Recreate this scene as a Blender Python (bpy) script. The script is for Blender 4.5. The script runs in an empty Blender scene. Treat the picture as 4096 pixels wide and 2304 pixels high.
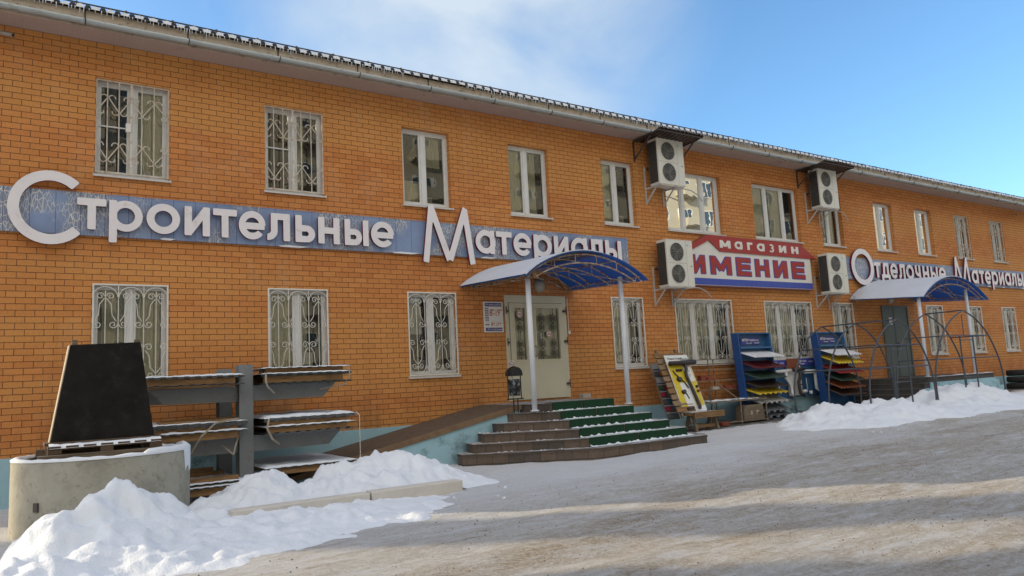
import bpy, bmesh, math, random
import numpy as np
from mathutils import Vector, Matrix, noise
random.seed(7)
sc = bpy.context.scene
COL = sc.collection
PI = math.pi
rad = math.radians

# ------------------------------------------------------------------ materials
MATS = {}
def newmat(name):
    m = bpy.data.materials.new(name); m.use_nodes = True
    nt = m.node_tree; bs = nt.nodes['Principled BSDF']
    return m, nt, bs
def N(nt, t, **kw):
    n = nt.nodes.new(t)
    for k, v in kw.items():
        if k in n.inputs: n.inputs[k].default_value = v
        else: setattr(n, k, v)
    return n
def ramp(nt, fac, stops):
    r = nt.nodes.new('ShaderNodeValToRGB')
    e = r.color_ramp.elements
    e[0].position, e[0].color = stops[0][0], (*stops[0][1], 1)
    e[1].position, e[1].color = stops[-1][0], (*stops[-1][1], 1)
    for p, c in stops[1:-1]:
        q = e.new(p); q.color = (*c, 1)
    nt.links.new(fac, r.inputs[0]); return r.outputs[0]
def coords(nt, scale=(1, 1, 1)):
    tc = nt.nodes.new('ShaderNodeTexCoord'); mp = nt.nodes.new('ShaderNodeMapping')
    mp.inputs['Scale'].default_value = scale
    nt.links.new(tc.outputs['Object'], mp.inputs[0]); return mp.outputs[0]
def noisetex(nt, vec, scale, detail=4, rough=.6):
    n = nt.nodes.new('ShaderNodeTexNoise'); n.inputs['Scale'].default_value = scale
    n.inputs['Detail'].default_value = detail; n.inputs['Roughness'].default_value = rough
    nt.links.new(vec, n.inputs['Vector']); return n.outputs['Fac']
def mixc(nt, fac, a, b, mode='MIX'):
    m = nt.nodes.new('ShaderNodeMix'); m.data_type = 'RGBA'; m.blend_type = mode
    for s, v in ((0, fac), (6, a), (7, b)):
        if hasattr(v, 'default_value') or hasattr(v, 'is_linked'): nt.links.new(v, m.inputs[s])
        elif s == 0: m.inputs[0].default_value = v
        else: m.inputs[s].default_value = (*v, 1)
    return m.outputs[2]
def math_(nt, op, a, b=0.0, clamp=False):
    m = nt.nodes.new('ShaderNodeMath'); m.operation = op; m.use_clamp = clamp
    for i, v in enumerate((a, b)):
        if isinstance(v, (int, float)): m.inputs[i].default_value = v
        else: nt.links.new(v, m.inputs[i])
    return m.outputs[0]
def bump(nt, bs, h, strength=.3, dist=.02):
    b = nt.nodes.new('ShaderNodeBump'); b.inputs['Strength'].default_value = strength
    b.inputs['Distance'].default_value = dist
    nt.links.new(h, b.inputs['Height']); nt.links.new(b.outputs[0], bs.inputs['Normal'])
def mat(name, c, rough=.6, metal=0., var=.18, scale=6., c2=None, bmp=.0, spec=.4, grime=None, gscale=3., gthr=.6):
    """general weathered material: two noise scales vary the base colour, optional stain colour and bump"""
    m, nt, bs = newmat(name)
    v = coords(nt)
    f = noisetex(nt, v, scale, 5, .65)
    c2 = c2 or tuple(x * (1 - var) for x in c)
    hi = tuple(min(1, x * (1 + var * .6)) for x in c)
    col = ramp(nt, f, [(.3, c2), (.5, c), (.72, hi)])
    if grime:
        g = noisetex(nt, v, gscale, 8, .72)
        gm = ramp(nt, g, [(gthr - .06, (0, 0, 0)), (gthr + .06, (1, 1, 1))])
        col = mixc(nt, gm, col, grime)
    nt.links.new(col, bs.inputs['Base Color'])
    bs.inputs['Roughness'].default_value = rough; bs.inputs['Metallic'].default_value = metal
    bs.inputs['Specular IOR Level'].default_value = spec
    if bmp: bump(nt, bs, noisetex(nt, v, scale * 8, 4), bmp, .01)
    MATS[name] = m; return m

def brick_mat():
    m, nt, bs = newmat('orange_brick')
    tc = nt.nodes.new('ShaderNodeTexCoord'); sep = nt.nodes.new('ShaderNodeSeparateXYZ')
    nt.links.new(tc.outputs['Object'], sep.inputs[0])
    u = math_(nt, 'ADD', sep.outputs[0], sep.outputs[1])
    cmb = nt.nodes.new('ShaderNodeCombineXYZ'); nt.links.new(u, cmb.inputs[0]); nt.links.new(sep.outputs[2], cmb.inputs[1])
    bt = nt.nodes.new('ShaderNodeTexBrick'); nt.links.new(cmb.outputs[0], bt.inputs['Vector'])
    bt.inputs['Scale'].default_value = 1; bt.inputs['Brick Width'].default_value = .2585
    bt.inputs['Row Height'].default_value = .1; bt.inputs['Mortar Size'].default_value = .0052
    bt.inputs['Mortar Smooth'].default_value = .25; bt.inputs['Bias'].default_value = -.1
    bt.inputs['Color1'].default_value = (.60, .245, .076, 1); bt.inputs['Color2'].default_value = (.51, .185, .055, 1)
    bt.inputs['Mortar'].default_value = (.135, .058, .03, 1)
    v = tc.outputs['Object']
    big = noisetex(nt, v, .35, 3, .5); fine = noisetex(nt, v, 26, 6, .75); med = noisetex(nt, v, 2.2, 5, .6)
    # horizontal batches: courses of slightly different firing
    cz = nt.nodes.new('ShaderNodeCombineXYZ'); nt.links.new(math_(nt, 'MULTIPLY', sep.outputs[0], .05), cz.inputs[0]); nt.links.new(sep.outputs[2], cz.inputs[2])
    batch = noisetex(nt, cz.outputs[0], 1.3, 2, .4)
    col = mixc(nt, ramp(nt, batch, [(.42, (0, 0, 0)), (.58, (.6, .6, .6))]), bt.outputs['Color'], (.60, .29, .088), 'MIX')
    col = mixc(nt, bt.outputs['Fac'], col, (.135, .058, .03))
    col = mixc(nt, .75, col, ramp(nt, big, [(.3, (.88, .84, .80)), (.7, (1.08, 1.1, 1.1))]), 'MULTIPLY')
    col = mixc(nt, .8, col, ramp(nt, fine, [(.2, (.72, .70, .66)), (.55, (1, 1, 1)), (.8, (1.14, 1.14, 1.16))]), 'MULTIPLY')
    # soot near the foot of the wall and streaks
    st = noisetex(nt, coords(nt, (1.4, 1.4, .18)), 1.6, 5, .7)
    foot = ramp(nt, math_(nt, 'MULTIPLY', sep.outputs[2], .25), [(.15, (1, 1, 1)), (.42, (0, 0, 0))])
    dirt = math_(nt, 'MULTIPLY', foot, ramp(nt, st, [(.45, (0, 0, 0)), (.75, (.7, .7, .7))]))
    col = mixc(nt, dirt, col, (.10, .06, .04))
    # damp / dust runs hanging from sills, gutter joints and the sign
    run = ramp(nt, noisetex(nt, coords(nt, (3.2, 3.2, .22)), 1.0, 6, .7), [(.54, (0, 0, 0)), (.74, (.30, .30, .30))])
    col = mixc(nt, run, col, (.30, .13, .05))
    eff = ramp(nt, noisetex(nt, coords(nt, (1, 1, .6)), .8, 7, .75), [(.54, (0, 0, 0)), (.68, (.18, .18, .18))])
    col = mixc(nt, eff, col, (.55, .40, .27))
    # a few pale replaced bricks / plaster smears
    sm = ramp(nt, noisetex(nt, v, .9, 6, .72), [(.70, (0, 0, 0)), (.78, (.35, .35, .35))])
    col = mixc(nt, sm, col, (.40, .34, .30))
    nt.links.new(col, bs.inputs['Base Color'])
    bs.inputs['Roughness'].default_value = .85; bs.inputs['Specular IOR Level'].default_value = .25
    h = math_(nt, 'SUBTRACT', math_(nt, 'MULTIPLY', fine, .25), bt.outputs['Fac'])
    bump(nt, bs, h, .65, .008)
    MATS['brick'] = m; return m
brick_mat()

def snow_mat(name, base=(.78, .81, .86), sc_=5., b=.6):
    m, nt, bs = newmat(name); v = coords(nt)
    f = noisetex(nt, v, 1.6, 5, .6)
    col = ramp(nt, f, [(.3, tuple(x * .93 for x in base)), (.65, base)])
    g = ramp(nt, noisetex(nt, v, 17, 8, .8), [(.66, (0, 0, 0)), (.76, (.35, .35, .35))])
    col = mixc(nt, g, col, (.55, .53, .5))
    nt.links.new(col, bs.inputs['Base Color']); bs.inputs['Roughness'].default_value = .75
    bs.inputs['Specular IOR Level'].default_value = .25
    bs.inputs['Subsurface Weight'].default_value = .0
    h = math_(nt, 'ADD', noisetex(nt, v, sc_, 6, .65), math_(nt, 'MULTIPLY', noisetex(nt, v, 60, 3, .7), .25))
    bump(nt, bs, h, b, .05)
    MATS[name] = m; return m
snow_mat('snow'); snow_mat('canopy_snow', (.56, .60, .68), 20, .3); snow_mat('thin_snow', (.80, .82, .86), 20, .3)

def ground_mat():
    m, nt, bs = newmat('trodden_snow_street'); tc = nt.nodes.new('ShaderNodeTexCoord')
    sep = nt.nodes.new('ShaderNodeSeparateXYZ'); nt.links.new(tc.outputs['Object'], sep.inputs[0])
    v = tc.outputs['Object']
    mp = nt.nodes.new('ShaderNodeMapping'); mp.inputs['Rotation'].default_value = (0, 0, rad(-4)); mp.inputs['Scale'].default_value = (.28, 1.5, 1)
    nt.links.new(v, mp.inputs[0]); st = noisetex(nt, mp.outputs[0], 1.1, 7, .68)
    n1 = noisetex(nt, v, .45, 5, .6); n2 = noisetex(nt, v, 5, 8, .8); n3 = noisetex(nt, v, 34, 6, .95)
    # distance from the facade: clean snow by the kerb, dirty in the carriageway
    dirt = math_(nt, 'MULTIPLY', math_(nt, 'ADD', sep.outputs[1], 4.3), -.30)
    dx = math_(nt, 'MULTIPLY', math_(nt, 'SUBTRACT', sep.outputs[0], 7.5), .05)
    dirt = math_(nt, 'ADD', dirt, math_(nt, 'MINIMUM', dx, .42))
    dirt = math_(nt, 'ADD', dirt, math_(nt, 'MULTIPLY', math_(nt, 'SUBTRACT', n1, .5), 1.1))
    dirt = math_(nt, 'MINIMUM', math_(nt, 'MAXIMUM', dirt, 0.), .80)
    n4 = noisetex(nt, v, 11, 10, 1.0)
    f = math_(nt, 'ADD', math_(nt, 'MULTIPLY', st, .34), math_(nt, 'MULTIPLY', math_(nt, 'SUBTRACT', n4, .22), .85))
    f = math_(nt, 'ADD', f, math_(nt, 'MULTIPLY', math_(nt, 'SUBTRACT', n3, .2), .55))
    f = math_(nt, 'ADD', f, math_(nt, 'MULTIPLY', dirt, .27))
    col = ramp(nt, f, [(.48, (.84, .85, .89)), (.62, (.76, .76, .77)), (.73, (.65, .63, .60)), (.82, (.52, .46, .385)), (.88, (.33, .255, .175)), (.97, (.15, .105, .07))])
    mp2 = nt.nodes.new('ShaderNodeMapping'); mp2.inputs['Rotation'].default_value = (0, 0, rad(-8)); mp2.inputs['Scale'].default_value = (.42, 1.5, 1); nt.links.new(v, mp2.inputs[0])
    pt = ramp(nt, noisetex(nt, mp2.outputs[0], 1.25, 9, .82), [(.565, (0, 0, 0)), (.66, (1, 1, 1))])
    road = math_(nt, 'MULTIPLY', math_(nt, 'ADD', sep.outputs[1], 4.6), -.5, True)
    col = mixc(nt, math_(nt, 'MULTIPLY', math_(nt, 'MULTIPLY', pt, road), .6), col, (.28, .205, .14))
    sp = ramp(nt, noisetex(nt, v, 19, 9, 1.0), [(.57, (0, 0, 0)), (.64, (1, 1, 1))])
    col = mixc(nt, math_(nt, 'MULTIPLY', math_(nt, 'MULTIPLY', sp, math_(nt, 'ADD', road, .12)), .5), col, (.16, .11, .07))
    mp3 = nt.nodes.new('ShaderNodeMapping'); mp3.inputs['Rotation'].default_value = (0, 0, rad(-6)); mp3.inputs['Scale'].default_value = (1.6, 5.5, 1); nt.links.new(v, mp3.inputs[0])
    mot = ramp(nt, noisetex(nt, mp3.outputs[0], 2.2, 10, .9), [(.47, (0, 0, 0)), (.60, (1, 1, 1))])
    col = mixc(nt, math_(nt, 'MULTIPLY', math_(nt, 'MULTIPLY', mot, math_(nt, 'ADD', road, .08)), .42), col, (.30, .225, .155))
    ice = ramp(nt, noisetex(nt, mp2.outputs[0], 3.1, 8, .78), [(.50, (0, 0, 0)), (.60, (1, 1, 1))])
    col = mixc(nt, math_(nt, 'MULTIPLY', ice, .42), col, (.80, .82, .87))
    # bare paving strip along the wall right of the steps
    dry = ramp(nt, math_(nt, 'ADD', sep.outputs[1], math_(nt, 'MULTIPLY', n2, .6)), [(.0, (0, 0, 0)), (1., (1, 1, 1))])
    d1 = math_(nt, 'ADD', math_(nt, 'ADD', sep.outputs[1], 1.55), math_(nt, 'MULTIPLY', math_(nt, 'SUBTRACT', n2, .5), 1.6))
    d1 = math_(nt, 'MULTIPLY', d1, 3., True)
    d2 = math_(nt, 'MULTIPLY', math_(nt, 'SUBTRACT', sep.outputs[0], 11.), 2., True)
    col = mixc(nt, math_(nt, 'MULTIPLY', math_(nt, 'MULTIPLY', d1, d2), .93), col, (.085, .062, .045))
    nt.links.new(col, bs.inputs['Base Color'])
    bs.inputs['Roughness'].default_value = .8; bs.inputs['Specular IOR Level'].default_value = .25
    h = math_(nt, 'ADD', math_(nt, 'MULTIPLY', n4, 1.0), math_(nt, 'MULTIPLY', n3, .5)); h = math_(nt, 'ADD', h, math_(nt, 'MULTIPLY', st, .8))
    bump(nt, bs, h, .8, .06)
    MATS['ground'] = m
ground_mat()

def glass_mat():
    m, nt, bs = newmat('window_glass')
    nt.nodes.remove(bs); out = nt.nodes['Material Output']
    tr = N(nt, 'ShaderNodeBsdfTransparent', Color=(.80, .84, .82, 1)); gl = N(nt, 'ShaderNodeBsdfGlossy', Roughness=.012, Color=(.95, .96, .95, 1))
    fr = N(nt, 'ShaderNodeFresnel', IOR=1.55)
    fac = math_(nt, 'ADD', math_(nt, 'MULTIPLY', fr.outputs[0], 1.9), .05, True)
    mx = nt.nodes.new('ShaderNodeMixShader'); nt.links.new(fac, mx.inputs[0]); nt.links.new(tr.outputs[0], mx.inputs[1]); nt.links.new(gl.outputs[0], mx.inputs[2])
    v = coords(nt); bp = nt.nodes.new('ShaderNodeBump'); bp.inputs['Strength'].default_value = .10; bp.inputs['Distance'].default_value = .02
    nt.links.new(noisetex(nt, v, 1.7, 2, .4), bp.inputs['Height']); nt.links.new(bp.outputs[0], gl.inputs['Normal'])
    nt.links.new(mx.outputs[0], out.inputs[0]); MATS['glass'] = m
glass_mat()

def strip_mat():
    """blue fascia board of the sign, crazed pale paint, panel joints"""
    m, nt, bs = newmat('crazed_blue_board'); v = coords(nt)
    tc = nt.nodes.new('ShaderNodeTexCoord'); sep = nt.nodes.new('ShaderNodeSeparateXYZ'); nt.links.new(tc.outputs['Object'], sep.inputs[0])
    vo = nt.nodes.new('ShaderNodeTexVoronoi'); vo.feature = 'DISTANCE_TO_EDGE'; vo.inputs['Scale'].default_value = 1
    mp = nt.nodes.new('ShaderNodeMapping'); mp.inputs['Scale'].default_value = (22, 3, 8.); nt.links.new(tc.outputs['Object'], mp.inputs[0])
    nt.links.new(mp.outputs[0], vo.inputs['Vector'])
    crack = ramp(nt, vo.outputs['Distance'], [(.0, (1, 1, 1)), (.07, (0, 0, 0))])
    patch = ramp(nt, noisetex(nt, coords(nt, (1, 1, .8)), 1.25, 3, .6), [(.46, (0, 0, 0)), (.58, (1, 1, 1))])
    base = ramp(nt, noisetex(nt, v, 1.1, 5, .6), [(.3, (.16, .215, .36)), (.7, (.24, .33, .52))])
    grey = mixc(nt, math_(nt, 'MULTIPLY', patch, .55), base, (.235, .25, .30))
    right = math_(nt, 'MULTIPLY', math_(nt, 'SUBTRACT', sep.outputs[0], 18.), .2, True)
    grey = mixc(nt, math_(nt, 'MULTIPLY', right, .75), grey, (.135, .15, .215))
    col = mixc(nt, math_(nt, 'MULTIPLY', math_(nt, 'MULTIPLY', crack, patch), .95), grey, (.80, .78, .68))
    w = math_(nt, 'PINGPONG', sep.outputs[0], .175)
    line = math_(nt, 'LESS_THAN', w, .004)
    col = mixc(nt, math_(nt, 'MULTIPLY', line, .8), col, (.03, .04, .10))
    nt.links.new(col, bs.inputs['Base Color']); bs.inputs['Roughness'].default_value = .55
    MATS['strip'] = m
strip_mat()

def planks_mat(name, c, dark, axis=0, scale=1.):
    m, nt, bs = newmat(name)
    s = [14, 14, 14]; s[axis] = 1.2
    v = coords(nt, tuple(x * scale for x in s)); f = noisetex(nt, v, 1.6, 7, .7); g = noisetex(nt, coords(nt), 3, 5, .7)
    col = ramp(nt, f, [(.28, dark), (.6, c), (.8, tuple(min(1, x * 1.25) for x in c))])
    col = mixc(nt, ramp(nt, g, [(.5, (0, 0, 0)), (.75, (.7, .7, .7))]), col, dark)
    nt.links.new(col, bs.inputs['Base Color']); bs.inputs['Roughness'].default_value = .85
    bump(nt, bs, f, .4, .006); MATS[name] = m
planks_mat('wood', (.30, .165, .062), (.10, .055, .028)); planks_mat('wood_grey', (.20, .15, .10), (.075, .055, .04)); planks_mat('wood_dark', (.13, .085, .055), (.04, .028, .02))

mat('plinth', (.33, .52, .59), .85, var=.10, scale=1.6, bmp=.2, grime=(.13, .2, .22), gscale=1.2, gthr=.62)
mat('pvc', (.67, .67, .65), .4, var=.06, grime=(.42, .38, .32), gscale=4, gthr=.7)
mat('sill', (.56, .53, .50), .55, var=.12, scale=3, grime=(.25, .17, .11), gscale=5, gthr=.66)
mat('grille', (.66, .62, .55), .5, var=.15, scale=14, grime=(.30, .15, .06), gscale=9, gthr=.62)
mat('grille_white', (.68, .65, .58), .5, var=.1, scale=14, grime=(.4, .3, .2), gscale=9, gthr=.7)
mat('grille_iron', (.10, .09, .075), .5, var=.3, scale=20)
mat('rusty', (.60, .54, .45), .7, var=.2, scale=10, grime=(.36, .18, .08), gscale=11, gthr=.6)
mat('curtain', (.62, .57, .42), .9, var=.12, scale=2); mat('curtain_white', (.72, .70, .64), .9, var=.1, scale=3)
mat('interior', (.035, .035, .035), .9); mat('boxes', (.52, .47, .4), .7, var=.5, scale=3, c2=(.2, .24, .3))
mat('soffit', (.46, .36, .31), .7, var=.07, scale=1.2, grime=(.3, .24, .2), gscale=.8, gthr=.66)
mat('fascia', (.50, .42, .33), .7, var=.15, scale=2.4, grime=(.22, .15, .10), gscale=5, gthr=.6)
mat('gutter', (.42, .46, .46), .45, metal=.3, var=.16, scale=3, grime=(.25, .24, .2), gscale=3, gthr=.62)
mat('bracket_dark', (.06, .05, .045), .6, var=.3)
mat('roof_sheet', (.035, .03, .028), .6, metal=.2, var=.3)
mat('ice', (.80, .86, .92), .12, var=.04, spec=.6)
mat('ac_case', (.67, .645, .575), .45, var=.05, scale=2, grime=(.42, .38, .31), gscale=4, gthr=.68)
mat('ac_dark', (.028, .030, .032), .5, var=.3, scale=30); mat('ac_fan', (.10, .095, .085), .5, var=.25, scale=8)
mat('ac_wire', (.30, .29, .26), .5)
mat('bracket_pale', (.45, .45, .44), .5, var=.14, scale=5, grime=(.26, .18, .12), gscale=8, gthr=.66)
mat('letter_face', (.76, .72, .735), .45, var=.05, scale=3, grime=(.5, .47, .45), gscale=2, gthr=.66); mat('letter_side', (.17, .012, .035), .5, var=.2)
mat('sign_white', (.70, .67, .62), .5, var=.05); mat('sign_red', (.34, .03, .022), .5, var=.12); mat('sign_blue', (.05, .08, .38), .5, var=.1)
mat('sign_edge', (.20, .06, .05), .55); mat('navy', (.055, .05, .20), .5)
mat('door_cream', (.58, .53, .39), .55, var=.06, scale=2, grime=(.28, .22, .15), gscale=3, gthr=.7); mat('door_line', (.20, .18, .135), .6)
mat('door_grey', (.115, .135, .12), .6, var=.12, scale=2); mat('steel', (.35, .35, .34), .35, metal=.8)
mat('post_white', (.66, .67, .70), .5, var=.08, scale=3, grime=(.35, .24, .16), gscale=6, gthr=.72)
mat('frame_rust', (.52, .45, .36), .7, var=.2, scale=9, grime=(.32, .16, .07), gscale=12, gthr=.5)
def canopy_mat():
    m, nt, bs = newmat('blue_polycarbonate'); v = coords(nt)
    col = ramp(nt, noisetex(nt, v, 3, 4), [(.3, (.03, .11, .28)), (.7, (.045, .16, .38))])
    nt.links.new(col, bs.inputs['Base Color']); bs.inputs['Roughness'].default_value = .3
    tl = N(nt, 'ShaderNodeBsdfTranslucent', Color=(.10, .34, .75, 1)); mx = nt.nodes.new('ShaderNodeMixShader'); mx.inputs[0].default_value = .45
    nt.links.new(bs.outputs[0], mx.inputs[1]); nt.links.new(tl.outputs[0], mx.inputs[2]); nt.links.new(mx.outputs[0], nt.nodes['Material Output'].inputs[0])
    MATS['canopy_blue'] = m
canopy_mat()
def paver_mat():
    m, nt, bs = newmat('brown_paver'); tc = nt.nodes.new('ShaderNodeTexCoord'); v = tc.outputs['Object']
    bt = nt.nodes.new('ShaderNodeTexBrick'); sep = nt.nodes.new('ShaderNodeSeparateXYZ'); nt.links.new(v, sep.inputs[0])
    u = math_(nt, 'SUBTRACT', sep.outputs[0], math_(nt, 'MULTIPLY', sep.outputs[1], .8)); cb = nt.nodes.new('ShaderNodeCombineXYZ'); nt.links.new(u, cb.inputs[0])
    nt.links.new(math_(nt, 'MULTIPLY', sep.outputs[2], 1.), cb.inputs[1]); nt.links.new(cb.outputs[0], bt.inputs['Vector'])
    bt.inputs['Scale'].default_value = 1; bt.inputs['Brick Width'].default_value = .36; bt.inputs['Row Height'].default_value = .157; bt.inputs['Mortar Size'].default_value = .005
    bt.inputs['Color1'].default_value = (.15, .105, .075, 1); bt.inputs['Color2'].default_value = (.082, .066, .055, 1); bt.inputs['Mortar'].default_value = (.03, .022, .018, 1)
    col = mixc(nt, .8, bt.outputs['Color'], ramp(nt, noisetex(nt, v, 14, 6, .75), [(.25, (.6, .6, .6)), (.7, (1.15, 1.15, 1.15))]), 'MULTIPLY')
    geo = nt.nodes.new('ShaderNodeNewGeometry'); s2 = nt.nodes.new('ShaderNodeSeparateXYZ'); nt.links.new(geo.outputs['Normal'], s2.inputs[0])
    up = math_(nt, 'GREATER_THAN', s2.outputs[2], .8)
    sn = ramp(nt, noisetex(nt, coords(nt, (1, 2, 1)), 3.2, 8, .75), [(.45, (0, 0, 0)), (.56, (.9, .9, .9))])
    col = mixc(nt, math_(nt, 'MULTIPLY', up, .55), col, (.17, .155, .14)); col = mixc(nt, math_(nt, 'MULTIPLY', up, math_(nt, 'MULTIPLY', sn, .75)), col, (.66, .68, .72))
    nt.links.new(col, bs.inputs['Base Color']); bs.inputs['Roughness'].default_value = .8
    bump(nt, bs, math_(nt, 'SUBTRACT', noisetex(nt, v, 60, 3), bt.outputs['Fac']), .4, .006); MATS['paver'] = m
paver_mat()
mat('ramp_top', (.115, .082, .058), .85, var=.25, scale=7, bmp=.4, grime=(.5, .5, .5), gscale=2.6, gthr=.73)
mat('ramp_edge', (.20, .125, .07), .8, var=.25, scale=5)
mat('step_grey', (.085, .078, .07), .85, var=.3, scale=5, bmp=.3, grime=(.4, .41, .43), gscale=4, gthr=.72)
mat('carpet', (.007, .045, .017), .95, var=.35, scale=40, bmp=.9, grime=(.30, .36, .30), gscale=22, gthr=.72)
mat('concrete', (.31, .295, .245), .9, var=.28, scale=2.6, bmp=.9, grime=(.21, .19, .155), gscale=9, gthr=.6)
mat('concrete_pale', (.60, .56, .50), .9, var=.12, scale=3, bmp=.4, grime=(.36, .31, .26), gscale=5, gthr=.66)
mat('black_sheet', (.019, .017, .015), .95, var=.35, scale=3.5, bmp=.8, spec=.1, grime=(.028, .026, .024), gscale=7, gthr=.6)
mat('steel_grey', (.19, .20, .205), .6, var=.14, scale=2.5, grime=(.17, .11, .06), gscale=4.5, gthr=.63)
mat('steel_blue', (.10, .115, .145), .5, var=.15, scale=4)
mat('sheet_green', (.07, .085, .08), .5, metal=.2, var=.3, scale=10); mat('sheet_grey', (.15, .155, .16), .5, metal=.2, var=.2, scale=10)
mat('strap', (.36, .31, .24), .9, var=.2, scale=20)
mat('stand_blue', (.035, .115, .25), .4, var=.16, scale=2, grime=(.12, .2, .32), gscale=5, gthr=.68); mat('stand_bright', (.018, .065, .22), .4, var=.12)
for nm, c in dict(sheet_white=(.66, .67, .70), sheet_red=(.11, .01, .014), sheet_darkgreen=(.03, .055, .04), sheet_brown=(.045, .025, .018), sheet_yellow=(.60, .43, .03), sheet_galv=(.36, .35, .34), sheet_steel=(.13, .145, .16), sheet_bright_red=(.26, .015, .015), sheet_rust=(.20, .055, .022)).items():
    mat(nm, c, .38, var=.12, scale=7, metal=.1)
mat('board_white', (.70, .70, .68), .5, var=.05); mat('board_yellow', (.62, .47, .02), .5, var=.15, scale=5, grime=(.62, .60, .5), gscale=4, gthr=.62)
mat('gutter_brown', (.038, .027, .022), .45, var=.2); mat('gutter_white', (.66, .65, .62), .4, var=.06)
mat('print_dark', (.10, .10, .12), .6); mat('print_violet', (.05, .055, .30), .5); mat('print_red', (.42, .05, .03), .5)
mat('brick_red', (.22, .05, .025), .85, var=.25, scale=9); mat('brick_pale', (.42, .36, .29), .85, var=.2, scale=9)
mat('shingle', (.25, .17, .105), .85, var=.28, scale=16, bmp=.4); mat('bin_black', (.02, .02, .02), .6, var=.3, grime=(.30, .33, .36), gscale=9, gthr=.57)
mat('rubber', (.018, .018, .018), .85, var=.3, scale=12, bmp=.4); mat('lamp_glass', (.42, .38, .30), .35, var=.15)
mat('tube_dark', (.055, .065, .08), .5, var=.2, scale=9, grime=(.16, .07, .04), gscale=7, gthr=.62)
mat('cam_case', (.35, .33, .3), .5); mat('twig', (.10, .065, .04), .9)
mat('grit', (.15, .10, .065), .9, var=.4, scale=3); mat('caption_grey', (.40, .40, .41), .6); mat('sample_red', (.30, .03, .05), .6); mat('sample_green', (.05, .10, .05), .6); mat('sample_grey', (.10, .10, .105), .6); mat('sample_teal', (.02, .11, .13), .6); mat('sample_orange', (.40, .15, .04), .6)
mat('flat_wall', (.33, .31, .25), .9, var=.07, scale=.8, grime=(.5, .42, .3), gscale=.5, gthr=.66)
mat('flat_glass', (.05, .07, .09), .12, var=.3, scale=1); mat('blocker_brick', (.3, .13, .07), .9, var=.2)

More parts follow.
